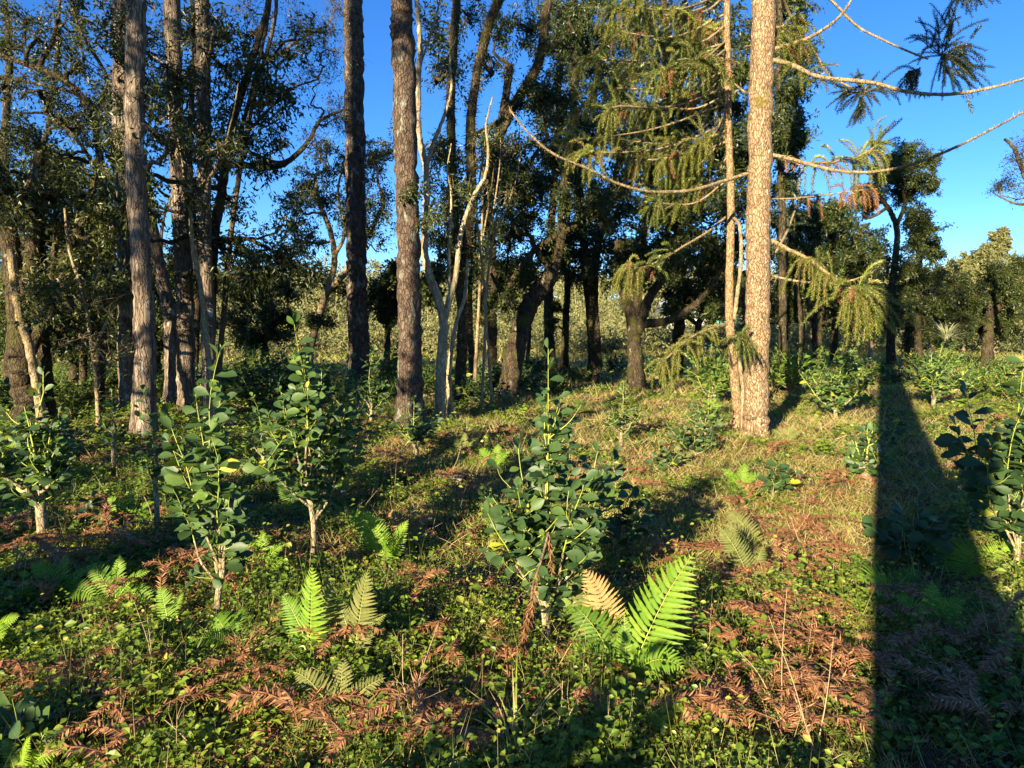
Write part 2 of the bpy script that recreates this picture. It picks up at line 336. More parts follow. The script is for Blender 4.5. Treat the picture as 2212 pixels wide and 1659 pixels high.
def limb_to(tb, tw, path, tgt, R, n, rng, r=.04, sub=4, gn=.3):
    "a limb from the nearest lower point of a stem to a leafy spot, with twigs round it"
    path = np.asarray(path); tgt = np.asarray(tgt); d = np.linalg.norm(path-tgt, axis=1)+.9*np.maximum(0, path[:, 2]-tgt[2]+.1)
    a = path[int(np.argmin(d))]; mid = (a+tgt)/2+rng.normal(0, .12, 3)*np.linalg.norm(tgt-a)+np.array([0, 0, -.08*np.linalg.norm(tgt-a)])
    lp = spline([a, mid, tgt+rng.normal(0, .2, 3)*R, tgt+rvec(rng, 1)[0]*R*.6], 5)
    lp[1:-1] += rng.normal(0, .025, (len(lp)-2, 3))
    tube(tb, lp, np.linspace(r, r*.3, len(lp)), 6, .08, rng)
    for k in range(n):
        i = rng.integers(len(lp)//2, len(lp)); e = tgt+rvec(rng, 1)[0]*R*rng.uniform(.5, 1.05); dd = e-lp[i]; Ld = max(np.linalg.norm(dd), .1)
        pts = walk(lp[i], dd/Ld, Ld, 5, rng, gn*.6); tube(tb, pts, np.linspace(r*.3, r*.1, 6), 3); tw.append(pts[1:])
        for j in range(sub):
            q = pts[rng.integers(1, 6)]; s = walk(q, nrmz(dd/Ld*.5+rvec(rng, 1)[0]), R*rng.uniform(.3, .6), 3, rng, gn); tube(tb, s, np.linspace(r*.14, r*.05, 4), 3); tw.append(s)
def tufts(mb, path, r, n, ln, rng, wd=.02, tm=T_TRI, hang=.3, lo=.3, hi=1.):
    path = np.asarray(path); t = rng.uniform(0, len(path)-1.01, n); i = t.astype(int); q = path[i]+(path[i+1]-path[i])*(t-i)[:, None]
    o = rvec(rng, n); o[:, 2] *= .4; o = nrmz(o); d = o+rng.normal(0, .5, (n, 3)); d[:, 2] -= hang
    rr = np.interp(t, np.linspace(0, len(path)-1, 2), [1, .8])*r
    leaves(mb, tm, q+o*rr[:, None]*.9, d, rvec(rng, n), ln*rng.uniform(lo, hi, n), wd, np.clip(rng.normal(.45, .25, n), 0, 1))
def fill(seed, x0, x1, y0, y1, n, R=60, nb=12):
    r = np.random.default_rng(seed); nx = max(1, int(round(math.sqrt(n*(x1-x0)/(y1-y0))))); ny = max(1, int(round(n/nx)))
    return [(x0+(x1-x0)*(i+.5)/nx+r.normal(0, .2)*(x1-x0)/nx, y0+(y1-y0)*(j+.5)/ny+r.normal(0, .2)*(y1-y0)/ny, R*r.uniform(.8, 1.1), nb) for i in range(nx) for j in range(ny)]
def wtree(name, label, cat, Y, stems, bark, blobs=(), leafmat='canopy', m=14, ln=.09, wd=.034, moss=0, mossmat='epi', mln=.14, seed=1, group=None, sub=4, rough=.06, ground=True, limbr=.045, gn=.3, hang=.35, tm=T_LAN, bmat=None, boughs=0, vmean=.4, base=None):
    """stems: list of (list of (px,py[,dY]), width px at start, width px at end); blobs: (px, py, radius px[, n][, dY])"""
    rng = np.random.default_rng(seed); ppm = Y/FPX
    W = []
    for k, (pp, w0, w1) in enumerate(stems):
        pts = [P(q[0], q[1], Y+(q[2] if len(q) > 2 else 0)) for q in pp]
        if k == 0 and ground:
            b = pts[0]; b = np.array([b[0], b[1], float(gz(b[0], b[1]))-.05]); 
            if b[2] < pts[0][2]-.25: pts = [b]+pts
            else: pts[0] = b
        sp = spline(pts, 12 if k == 0 else 8); W.append((sp, w0*ppm/2, w1*ppm/2))
    base_ = W[0][0][0]
    root = thing(name, label, cat, base_, group)
    tb = MB()
    for k, (sp, r0, r1) in enumerate(W):
        n = len(sp); r = np.linspace(r0, r1, n)
        if k == 0 and ground: r = r*(1+.5*np.exp(-np.linspace(0, n-1, n)/3.5))
        L = np.linalg.norm(np.diff(sp, axis=0), axis=1).sum(); nn = max(int(L/.09), n)
        tt = np.linspace(0, n-1, nn); i = np.minimum(tt.astype(int), n-2); f = (tt-i)[:, None]
        sp2 = sp[i]*(1-f)+sp[i+1]*f; r2 = np.interp(tt, np.arange(n), r)
        low = np.interp(np.arange(nn), np.arange(0, nn+4, 4), rng.normal(1, rough*.4, len(np.arange(0, nn+4, 4)))); sp2[1:-1] += rng.normal(0, .05*r0, (nn-2, 3))
        tube(tb, sp2, r2*low, 14 if r0 > .06 else 8, rough*.7, rng)
    build_at(tb, 'trunk', bark, root)
    br = MB(); tw = []
    allp = np.vstack([w_[0] for w_ in W])
    for bl in blobs:
        px, py, R = bl[:3]; nb = bl[3] if len(bl) > 3 else 9; dY = bl[4] if len(bl) > 4 else rng.uniform(-.9, .9)
        limb_to(br, tw, allp[len(W[0][0])//4:], P(px, py, Y+dY), R*ppm, nb, rng, limbr*rng.uniform(.6, 1.1), sub, gn)
    for k in range(boughs):
        sp = W[rng.integers(0, len(W))][0]; q = sp[rng.integers(len(sp)//3, len(sp))]
        bough(br, tw, q, nrmz(rvec(rng, 1)[0]+np.array([0, 0, .5])), rng.uniform(.8, 1.8), .025, 2, rng, .3, .03)
    if br.n: build_at(br, 'branches', bmat or bark, root)
    if m and tw:
        c = MB(); twig_leaves(c, tw, int(m*(1.6 if m > 8 and seed < 301 and Y > 13.5 else 1)), ln, wd, rng, tm, hang, vmean=vmean); build_at(c, 'crown', leafmat, root, False)
    if moss:
        c = MB()
        for sp, r0, r1 in W:
            Lk = np.linalg.norm(np.diff(sp, axis=0), axis=1).sum(); tufts(c, sp, (r0+r1)/2, int(moss*Lk), mln, rng)
        build_at(c, 'epiphytes', mossmat, root, False)
    return root, W

TR = 'trees of the forest edge'
# straight trunks, left to right
wtree('tree', 'straight trunk with reddish flaking bark just behind the ridged grey trunk at far left', 'tree', 12.2, [([(278, 850), (272, 500), (265, 350), (262, 0), (262, -300)], 40, 34)], 'b_ridge', [(240, 90, 90, 7), (330, 120, 90, 7), (250, 240, 80, 6), (300, 20, 80, 6), (215, 330, 80, 8)], m=8, moss=15, seed=11, ln=.10)
wtree('tree', 'straight pale grey trunk with ridged ringed bark rising from the herbs at left', 'tree', 9.35, [([(310, 940), (312, 700), (301, 500), (291, 300), (294, 0), (294, -300)], 42, 36)], 'b_ridge', [(290, 150, 70, 5), (340, 300, 60, 4), (250, 300, 70, 7), (260, 450, 60, 6), (330, 480, 50, 6), (300, 60, 70, 6), (345, 200, 60, 6)], m=9, seed=12, ln=.09, moss=20, mln=.07)
wtree('tree', 'leaning narrow ridged trunk between the grey trunk and the stout tan trunk', 'tree', 13.2, [([(372, 850), (368, 700), (350, 600), (322, 450), (305, 330)], 30, 20), ([(345, 560), (352, 480), (368, 430)], 8, 4)], 'b_ridge', [(330, 380, 50, 5), (380, 420, 40, 4)], m=9, seed=13)
wtree('tree', 'stout tan trunk with moss patches, third large trunk from the left', 'tree', 12, [([(402, 850), (400, 650), (391, 480), (384, 320), (371, 0), (368, -300)], 38, 30)], 'b_ridge', [(360, 90, 80, 6), (420, 200, 80, 6), (340, 250, 70, 5), (400, 30, 70, 5)], m=9, moss=12, seed=14)
wtree('tree', 'lichen spotted straight trunk right of the stout tan trunk', 'tree', 11.2, [([(452, 850), (448, 650), (442, 500), (440, 250), (437, 0), (437, -300)], 30, 26)], 'b_ridge', [(430, 120, 80, 5), (470, 60, 60, 4)], m=8, moss=16, seed=15)
wtree('tree', 'thin yellow mossy trunk bending in front of the lichen spotted trunk', 'tree', 10.2, [([(452, 870), (452, 800), (441, 690), (432, 610), (418, 545), (412, 470), (425, 420), (455, 380), (482, 325), (505, 240), (515, 180)], 15, 2), ([(415, 480), (400, 400), (392, 340), (380, 280)], 6, 2)], 'b_limb', [(470, 330, 60, 7), (420, 420, 50, 6), (380, 330, 60, 6)], m=10, seed=16, ln=.1)
# leafy branching dark tree with bare twiggy limb
wtree('tree', 'dark forked tree with drooping leaves leaning right against the blue sky at left', 'tree', 11.6, [([(452, 850), (458, 560), (474, 440), (488, 350), (505, 255), (535, 160), (560, 80), (580, 0), (590, -120)], 26, 9), ([(488, 350), (515, 300), (545, 190), (575, 60), (590, -40)], 10, 5), ([(480, 400), (440, 330), (430, 200), (415, 60)], 10, 5), ([(495, 355), (545, 358), (600, 360), (640, 335), (670, 300), (690, 262), (735, 240), (760, 236)], 15, 4)], 'b_moss',
      [(480, 150, 90, 13), (555, 175, 90, 14), (600, 215, 70, 12), (530, 260, 80, 13), (620, 130, 60, 6), (460, 280, 80, 10), (560, 330, 70, 11), (450, 60, 80, 8), (530, 70, 70, 8), (590, 270, 60, 9), (500, 430, 60, 8), (540, 540, 75, 15), (605, 545, 75, 15), (655, 590, 60, 13), (575, 620, 70, 14), (500, 590, 70, 12), (430, 610, 60, 8), (640, 500, 50, 8), (660, 70, 60, 5), (440, 490, 60, 8), (285, 130, 60, 9, -1.6), (300, 240, 60, 9, -1.6), (385, 170, 60, 8, -1.2), (405, 260, 55, 8, -1.2), (270, 340, 60, 8, -1.6), (250, 420, 50, 7, -1.4), (330, 420, 50, 6, -1.3), (560, 590, 60, 10), (630, 560, 60, 10)],
      m=8, seed=17, ln=.115, wd=.036, moss=10, hang=.55)
r_, W_ = wtree('bare_tree', 'bare fine twigged limbs reaching over the blue gap right of the left trees', 'tree', 12.6, [([(470, 850), (500, 500), (540, 250), (590, 60), (600, -60)], 14, 7), ([(540, 330), (610, 350), (668, 300), (700, 240)], 9, 4), ([(570, 140), (640, 90), (700, 60)], 7, 3), ([(520, 300), (620, 200), (690, 170)], 7, 3)], 'b_twig',
      [(640, 40, 70, 16), (690, 60, 60, 14), (700, 130, 60, 14), (665, 180, 60, 14), (720, 240, 50, 14), (620, 110, 60, 10), (690, 300, 50, 10), (560, 20, 70, 12), (740, 270, 40, 10), (720, 20, 50, 8)], m=2, sub=9, limbr=.02, seed=18, ln=.06, wd=.02, gn=.45)
# far left gnarly group
wtree('tree', 'massive dark gnarled trunk with lit pale side at the left edge', 'tree', 10.4, [([(60, 870), (48, 800), (40, 690), (26, 560), (10, 450), (-12, 350), (-40, 200)], 58, 22), ([(40, 690), (62, 600), (75, 500), (82, 420), (85, 330)], 30, 20), ([(55, 780), (100, 680), (140, 560), (185, 470), (205, 380)], 26, 9), ([(45, 700), (100, 650), (115, 560), (120, 470)], 14, 6)], 'b_moss',
      [(40, 420, 90, 12), (120, 400, 80, 13), (180, 420, 80, 13), (220, 500, 80, 13), (130, 500, 80, 12), (60, 560, 80, 12), (180, 580, 70, 12), (110, 640, 70, 12), (30, 650, 60, 9), (230, 620, 60, 10), (190, 690, 60, 11), (120, 720, 60, 10)], m=15, seed=19, moss=110, ln=.08, limbr=.05, vmean=.6, sub=6)
wtree('tree', 'cut off pale sunlit stump trunk standing in the far left thicket', 'tree', 9.7, [([(88, 890), (66, 760), (42, 680), (30, 600), (22, 540)], 20, 15)], 'b_limb', moss=25, seed=20)
wtree('snag', 'tall dark broken topped snag standing at the far left', 'dead tree', 10.9, [([(100, 880), (92, 700), (84, 500), (87, 325)], 27, 21)], 'b_moss', moss=60, seed=191, rough=.1)
wtree('bare_tree', 'tangle of crooked sunlit leafless twigs around the far left snag', 'tree', 10.0, [([(210, 860), (200, 760), (180, 640), (150, 540), (140, 450)], 10, 5), ([(200, 760), (250, 650), (270, 560)], 7, 3), ([(185, 660), (120, 600), (70, 590)], 6, 3)], 'b_limb',
      [(120, 620, 70, 9), (180, 560, 70, 9), (240, 640, 70, 9), (150, 480, 60, 8), (250, 760, 70, 9), (200, 720, 70, 8), (300, 760, 50, 7), (60, 560, 60, 7)], m=3, sub=4, limbr=.018, seed=192, ln=.07, wd=.028, gn=.5, moss=25)
wtree('tree', 'broad limb tree with arching mossy boughs crossing the top left corner', 'tree', 13, [([(215, 850), (225, 600), (222, 420), (200, 250), (135, 172), (60, 140), (-40, 105)], 22, 9), ([(205, 260), (190, 215), (120, 190), (0, 165)], 9, 5), ([(200, 250), (230, 170), (170, 60), (150, -40)], 9, 5), ([(222, 400), (180, 320), (110, 250), (40, 245)], 9, 4)], 'b_moss',
      [(60, 80, 90, 9), (130, 90, 90, 10), (20, 190, 80, 10), (100, 210, 80, 10), (170, 140, 80, 10), (30, 20, 80, 8), (160, 20, 80, 8), (180, 270, 80, 11), (90, 310, 80, 12), (230, 210, 70, 9), (20, 300, 70, 11), (240, 400, 60, 10)], m=8, seed=21, moss=22, ln=.085, sub=6)
wtree('tree', 'low dense olive tree filling the gap behind the far left trunks', 'tree', 17, [([(160, 800), (165, 620), (150, 450)], 22, 12), ([(165, 640), (60, 540), (40, 420)], 16, 8), ([(165, 640), (240, 540), (250, 430)], 16, 8)], 'b_moss',
      [(60, 430, 80, 13), (150, 400, 80, 13), (230, 450, 80, 13), (40, 540, 80, 13), (140, 520, 80, 12), (240, 560, 80, 12), (60, 640, 80, 12), (170, 640, 80, 12), (270, 660, 80, 12), (20, 720, 70, 11), (120, 730, 70, 11), (220, 740, 70, 11), (330, 640, 70, 12), (320, 740, 70, 11), (400, 680, 60, 10)], leafmat='canopy_lt', m=16, ln=.13, wd=.055, seed=22)
# two tall dark trunks
wtree('pine_tree', 'tall dark straight trunk, left one of the dark pair before the blue gap', 'tree', 15, [([(776, 800), (771, 600), (768, 400), (764, 100), (762, 0), (757, -400)], 46, 37)], 'b_dark', seed=23, rough=.05, moss=14, mln=.06)
wtree('pine_tree', 'tall flaky barked straight trunk, right and nearer one of the dark pair', 'tree', 10.3, [([(886, 925), (886, 700), (879, 400), (870, 100), (868, 0), (862, -400)], 52, 42)], 'b_dark', seed=24, rough=.07, moss=10, mln=.05)
# background sparse tree between
wtree('tree', 'sparse crowned tree with orange lit bent trunk behind the dark pair of trunks', 'tree', 17.5, [([(668, 800), (672, 745), (700, 650), (722, 570), (714, 500), (690, 440), (680, 380)], 20, 7), ([(708, 630), (745, 590), (770, 540), (800, 500), (830, 440)], 16, 6), ([(720, 560), (745, 500), (730, 420), (745, 340)], 9, 4)], 'b_limb',
      [(665, 390, 60, 9), (700, 350, 50, 7), (760, 360, 60, 8), (700, 440, 60, 9), (640, 450, 50, 8), (810, 370, 60, 9), (830, 450, 60, 10), (800, 520, 50, 9), (750, 450, 50, 8), (730, 620, 50, 10), (690, 690, 40, 8), (840, 320, 50, 7), (660, 520, 50, 8)], m=11, seed=25, ln=.10, moss=20, sub=6)
wtree('tree', 'dark low crowned tree seen between the two tall dark trunks', 'tree', 20, [([(835, 800), (838, 700), (845, 640)], 14, 8), ([(838, 700), (815, 650)], 8, 4)], 'b_moss', [(820, 620, 40, 12), (850, 640, 40, 12), (835, 680, 40, 10), (870, 600, 40, 10), (925, 640, 40, 10), (940, 600, 45, 12)], m=18, seed=26, ln=.14, wd=.06)
# pale Y tree
wtree('young_tree', 'slender pale barked tree forking in a Y with sunlit arms in the centre', 'tree', 11, [([(950, 880), (953, 790), (958, 700), (948, 650), (926, 590), (917, 540), (921, 450), (920, 365), (905, 290), (903, 180), (908, 100), (900, 0), (895, -80)], 24, 8), ([(958, 700), (970, 650), (984, 600), (997, 500), (1023, 425), (1048, 380), (1055, 330), (1050, 270), (1064, 210)], 15, 3), ([(921, 360), (940, 300), (963, 240), (975, 190), (972, 130), (985, 80)], 10, 2.5), ([(972, 640), (970, 540), (975, 420), (966, 370), (975, 310)], 7, 2), ([(908, 140), (935, 60), (955, -20)], 5, 3)], 'b_pale',
      [(1060, 300, 40, 8), (980, 160, 50, 8), (930, 60, 50, 7), (955, 330, 45, 8), (1010, 420, 40, 7), (935, 470, 40, 7), (890, 420, 40, 6), (975, 480, 40, 7)], m=8, seed=27, rough=.05, ln=.085, moss=45, mln=.06, limbr=.02)
wtree('young_tree', 'second thin pale stem just right of the forked pale tree', 'tree', 11.6, [([(972, 880), (970, 800), (985, 700), (1004, 640), (1010, 560)], 14, 6)], 'b_pale', moss=20, seed=28)
for k, (a, b, c, d) in enumerate([(1042, 1048, 1030, 1052), (1062, 1050, 1075, 1092), (1022, 1035, 1042, 1040)]):
    wtree('sapling', ['thin leafless sapling with lichen bark right of the forked pale tree', 'crooked leafless sapling leaning towards the big leaning trunk', 'thin sapling with sparse upright twigs in the centre thicket'][k], 'sapling', 12.2+.5*k,
          [([(a, 850), (b, 650), (c, 450), (d, 300)], 8, 3), ([(b, 560), (d+25, 380), (d+30, 270)], 4, 2)], 'b_limb', [(d, 320, 50, 6), (c+15, 420, 50, 6)], m=4, seed=30+k, ln=.07, limbr=.015, gn=.2)
# mossy dark trees centre
wtree('tree', 'epiphyte covered dark twin trunk tree rising in the centre', 'tree', 13.2, [([(993, 850), (1000, 680), (985, 575), (978, 400), (973, 225), (982, 80), (990, -60)], 26, 16), ([(990, 620), (1010, 520), (1018, 380), (1016, 280), (1030, 160), (1058, 50), (1085, -20), (1100, -100)], 22, 17), ([(1012, 300), (1060, 275), (1090, 255)], 14, 8)], 'b_moss',
      [(960, 60, 60, 8), (1020, 30, 60, 9), (950, 160, 50, 7), (1060, 150, 60, 7), (940, 330, 50, 9), (1080, 330, 60, 10), (960, 420, 60, 10), (1060, 480, 60, 10), (945, 520, 50, 9), (1040, 560, 60, 10), (985, 480, 50, 8)], m=13, seed=34, moss=260, mln=.16, ln=.09)
wtree('tree', 'dark tree with thick diagonal mossy bough across the sky at top centre', 'tree', 15.5, [([(1055, 850), (1062, 650), (1060, 520), (1050, 420), (1068, 320), (1110, 228), (1150, 165), (1170, 110), (1178, 40), (1195, -60)], 26, 17), ([(1068, 330), (1085, 250), (1100, 160), (1098, 140)], 18, 14), ([(1165, 130), (1195, 90), (1240, 70)], 10, 5), ([(1050, 420), (1120, 380), (1180, 300)], 14, 7)], 'b_moss',
      [(1130, 60, 60, 8), (1200, 110, 60, 11), (1235, 40, 50, 8), (1160, 230, 60, 12), (1200, 200, 60, 13), (1110, 330, 60, 12), (1150, 400, 60, 13), (1090, 420, 60, 12), (1200, 330, 70, 14), (1130, 480, 60, 12), (1060, 580, 60, 12), (1110, 590, 60, 12), (1070, 70, 50, 6)], m=19, seed=35, moss=200, mln=.17, ln=.1)
wtree('tree', 'thick leaning trunk sunlit at its fork with a long lichen covered bough to the right', 'tree', 14, [([(1100, 830), (1115, 750), (1128, 700), (1150, 650), (1180, 610), (1196, 590)], 46, 34), ([(1190, 600), (1208, 540), (1215, 460), (1222, 350), (1235, 250)], 22, 13), ([(1196, 590), (1160, 545), (1145, 510), (1120, 500), (1090, 440)], 14, 6), ([(1100, 620), (1150, 545), (1210, 505), (1260, 480), (1310, 440), (1353, 412), (1400, 395)], 15, 6), ([(1138, 680), (1090, 640), (1060, 590)], 13, 6)], 'b_moss',
      [(1150, 600, 40, 8), (1100, 650, 40, 9), (1250, 400, 50, 9), (1290, 440, 50, 9), (1210, 440, 50, 8), (1060, 640, 45, 10), (1330, 470, 50, 9), (1200, 520, 45, 7)], m=15, seed=36, moss=160, mln=.12, ln=.09)
wtree('tree', 'dark canopy tree with twin black trunks behind the leaning trunk', 'tree', 18.5, [([(1281, 800), (1277, 700), (1268, 600), (1255, 450), (1240, 250), (1243, 120), (1235, -60)], 24, 12), ([(1292, 800), (1285, 600), (1310, 450), (1350, 300)], 18, 8), ([(1255, 430), (1180, 330), (1140, 300)], 12, 6), ([(1241, 180), (1300, 100), (1380, 60)], 12, 6)], 'b_moss',
      [(1210, 60, 80, 13), (1290, 50, 80, 14), (1370, 50, 80, 14), (1270, 150, 80, 14), (1340, 170, 80, 14), (1200, 260, 80, 13), (1290, 260, 80, 14), (1370, 290, 80, 14), (1240, 350, 80, 14), (1330, 380, 80, 14), (1290, 460, 80, 15), (1230, 520, 70, 14), (1340, 530, 70, 15), (1280, 570, 60, 14), (1180, 560, 50, 10)], m=22, seed=37, moss=90, ln=.11, wd=.042, mln=.2)
wtree('tree', 'slim black trunk with moss balls standing against the bright slope', 'tree', 19.5, [([(1219, 800), (1222, 700), (1226, 600), (1215, 480)], 16, 12)], 'b_moss', [(1195, 665, 14, 5, 0), (1192, 700, 12, 4, 0), (1235, 590, 30, 9), (1200, 570, 30, 9)], m=22, seed=38, moss=60)
wtree('tree', 'short broad forked trunk carrying the dark canopy left of the slender araucaria', 'tree', 16, [([(1376, 830), (1370, 740), (1365, 690), (1345, 620), (1335, 520)], 34, 16), ([(1375, 720), (1400, 650), (1440, 580), (1470, 480)], 26, 10), ([(1390, 700), (1450, 690), (1520, 640), (1570, 560)], 20, 8), ([(1375, 690), (1385, 560), (1400, 400), (1420, 250)], 18, 8)], 'b_moss',
      [(1340, 590, 60, 13), (1400, 560, 70, 14), (1460, 540, 70, 14), (1520, 560, 70, 14), (1570, 520, 60, 13), (1430, 470, 70, 14), (1500, 450, 70, 14), (1560, 430, 70, 13), (1430, 380, 70, 13), (1500, 360, 70, 13), (1560, 330, 70, 13), (1410, 280, 70, 13), (1480, 260, 70, 13), (1550, 230, 70, 13), (1430, 180, 70, 12), (1500, 140, 80, 13), (1440, 80, 80, 13), (1530, 60, 80, 13), (1590, 620, 50, 12), (1530, 650, 50, 12), (1470, 640, 50, 11), (1590, 150, 60, 12), (1590, 350, 60, 12)], m=19, seed=39, moss=140, ln=.12, wd=.048)
BG = 'dense dark trees closing the view behind'
def bgtree(lab, Y, stems, rects, seed, mat='canopy', m=26, ln=.115, wd=.046, R=60):
    bl = [b for k, q in enumerate(rects) for b in fill(seed*7+k, *q, R)]
    wtree('tree', lab, 'tree', Y, stems, 'b_moss', bl, leafmat=mat, m=m, ln=ln, wd=wd, seed=seed, moss=30, group=BG)
bgtree('tall dense dark tree filling the canopy behind the slender araucaria', 20, [([(1460, 800), (1470, 600), (1450, 350), (1440, 100), (1430, -50)], 24, 10), ([(1465, 500), (1540, 350), (1560, 150)], 14, 6)], [(1290, 1610, -40, 560, 22)], 301, m=15)
bgtree('tall dense dark tree behind the twin black trunks at centre', 21, [([(1190, 800), (1185, 600), (1200, 350), (1210, 100)], 22, 10)], [(1120, 1320, 220, 580, 9), (1180, 1330, 0, 180, 3)], 302, m=14)
bgtree('dark understorey tree behind the pale forked tree', 18, [([(1020, 800), (1015, 640), (1030, 480)], 18, 8)], [(930, 1130, 340, 620, 8)], 303, m=11, ln=.12, wd=.045)
bgtree('dark low tree with spreading boughs left of the slender araucaria trunk', 19, [([(1500, 800), (1510, 700), (1540, 620)], 22, 10), ([(1505, 700), (1450, 660)], 10, 5)], [(1430, 1610, 570, 690, 7)], 304, R=48)
bgtree('shadowed tree with hanging foliage behind the ridged trunks at left', 19, [([(340, 800), (335, 640), (350, 520)], 18, 8)], [(270, 440, 520, 760, 9)], 305)
bgtree('round dark tree standing before the bright slope left of the dark pair', 22, [([(575, 790), (570, 720), (580, 650)], 16, 8)], [(490, 640, 600, 750, 8)], 306, R=45)
bgtree('tall leafy tree at the far left edge with sky showing through', 15, [([(20, 820), (30, 600), (10, 350), (20, 100), (0, -50)], 26, 9), ([(22, 480), (90, 330), (120, 150), (130, -20)], 14, 5)], [(-20, 240, 40, 420, 7)], 307, mat='canopy_lt', m=6, R=50, ln=.11, wd=.045)
bgtree('black shaded understorey tree at the far left', 14, [([(180, 830), (185, 680), (200, 520)], 20, 9), ([(182, 700), (110, 600), (90, 500)], 12, 6)], [(40, 290, 440, 780, 11)], 308, m=9, ln=.12, wd=.045)
bgtree('leafy tree spreading behind the lichen spotted trunk', 15, [([(420, 820), (425, 600), (410, 350), (420, 100), (410, -60)], 18, 8)], [(330, 480, -20, 420, 6)], 309, m=6, ln=.11, wd=.045)
bgtree('shaded thicket tree under the dark pointed tree at right', 25, [([(1960, 770), (1960, 690)], 16, 9)], [(1880, 2210, 600, 740, 14)], 310, R=48)
bgtree('wide dark tree mass right behind the drooping araucaria cluster', 23, [([(1800, 780), (1805, 640), (1790, 540)], 20, 8), ([(1803, 650), (1850, 590)], 10, 5)], [(1690, 1905, 470, 720, 12)], 312)
bgtree('dark thicket tree directly behind the thick araucaria trunk', 22, [([(1690, 790), (1695, 640), (1680, 480)], 20, 8)], [(1600, 1720, 300, 700, 9)], 311)
# right of main araucaria
wtree('tree', 'dark leafy tree hanging down right beside the big lit araucaria trunk', 'tree', 14.5, [([(1690, 800), (1690, 600), (1688, 400), (1680, 240), (1685, 60), (1680, -60)], 18, 10)], 'b_moss',
      [(1700, 60, 60, 11), (1720, 130, 55, 12), (1705, 200, 55, 12), (1725, 270, 45, 11), (1695, 310, 50, 11), (1700, 400, 50, 10), (1650, 60, 60, 11), (1660, 160, 50, 9), (1655, 280, 50, 9), (1700, 20, 50, 8)], m=19, seed=40, ln=.1)
wtree('tree', 'dark round crowned tree behind the drooping araucaria branch at right', 'tree', 18, [([(1770, 800), (1765, 700), (1790, 600), (1800, 500)], 26, 14), ([(1775, 660), (1730, 590), (1710, 520)], 16, 8), ([(1785, 620), (1830, 560), (1860, 500)], 16, 8)], 'b_moss',
      [(1710, 470, 55, 13), (1770, 470, 55, 13), (1820, 470, 55, 13), (1710, 540, 55, 13), (1770, 540, 60, 13), (1830, 540, 60, 13), (1710, 610, 50, 12), (1770, 610, 55, 12), (1840, 610, 55, 12), (1700, 670, 45, 10), (1810, 660, 50, 10), (1870, 570, 50, 12), (1870, 640, 50, 11), (1880, 690, 45, 9)], m=26, seed=41, ln=.09, wd=.04, moss=60)
wtree('tree', 'curving forked tree with rounded parasol crown against the sky at right', 'tree', 24, [([(1925, 790), (1925, 640), (1934, 560), (1938, 500), (1925, 460), (1905, 430), (1890, 400)], 16, 7), ([(1936, 490), (1955, 440), (1950, 400), (1975, 370)], 9, 4), ([(1915, 450), (1880, 470), (1860, 460)], 7, 4)], 'b_moss',
      [(1925, 355, 40, 13), (1965, 345, 40, 14), (1950, 415, 40, 12), (2000, 350, 30, 10), (1900, 390, 34, 11), (1945, 385, 34, 10), (1990, 385, 34, 10), (1880, 440, 34, 11), (2010, 400, 22, 7), (1965, 420, 30, 8), (1860, 420, 34, 10)], m=26, seed=42, ln=.10, wd=.040)
wtree('tree', 'dark pointed dense tree right of the parasol crowned tree', 'tree', 21, [([(1985, 800), (1983, 640), (1988, 560), (1985, 480)], 14, 6)], 'b_moss',
      [(1980, 470, 26, 9), (2000, 490, 30, 11), (1970, 520, 34, 12), (2010, 540, 34, 12), (1965, 580, 38, 12), (2015, 600, 36, 12), (1980, 640, 40, 13), (2030, 650, 36, 11), (1950, 680, 40, 12), (2010, 700, 40, 12)], m=30, seed=43, ln=.09, wd=.038)
wtree('tree', 'dark spreading tree with level mossy boughs at the right edge', 'tree', 23, [([(2130, 800), (2135, 720), (2140, 640)], 24, 14), ([(2135, 700), (2070, 680), (2000, 690)], 14, 6), ([(2137, 680), (2180, 650), (2230, 640)], 14, 6)], 'b_moss',
      [(2060, 660, 44, 12), (2110, 640, 44, 13), (2160, 640, 44, 13), (2210, 630, 44, 13), (2080, 710, 40, 9), (2190, 700, 44, 10), (2140, 600, 40, 11), (2200, 580, 40, 9), (2060, 610, 40, 9), (2250, 680, 44, 10)], m=26, seed=44, ln=.10, wd=.042, moss=60)
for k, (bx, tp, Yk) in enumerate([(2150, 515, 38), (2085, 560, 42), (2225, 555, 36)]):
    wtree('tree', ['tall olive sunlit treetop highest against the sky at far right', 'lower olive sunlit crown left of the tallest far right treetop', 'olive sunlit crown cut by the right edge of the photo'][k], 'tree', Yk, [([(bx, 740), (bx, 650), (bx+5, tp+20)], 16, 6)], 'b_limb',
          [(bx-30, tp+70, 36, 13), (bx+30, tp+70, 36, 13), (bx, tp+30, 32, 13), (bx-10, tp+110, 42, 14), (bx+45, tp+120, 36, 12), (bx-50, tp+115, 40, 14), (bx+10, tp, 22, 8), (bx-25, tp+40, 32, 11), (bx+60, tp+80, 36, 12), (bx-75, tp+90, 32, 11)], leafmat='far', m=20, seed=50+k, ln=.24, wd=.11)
wtree('bare_tree', 'leafless tree with hanging lichen and fine twigs cut by the right edge', 'tree', 17, [([(2290, 800), (2270, 600), (2245, 450), (2215, 380), (2190, 320), (2170, 300)], 22, 5), ([(2235, 440), (2195, 440), (2150, 420)], 7, 3)], 'b_twig',
      [(2195, 345, 36, 12), (2170, 395, 40, 14), (2215, 400, 40, 12), (2155, 410, 26, 10), (2220, 310, 36, 9)], m=3, sub=9, limbr=.02, seed=54, ln=.06, wd=.02, gn=.45)
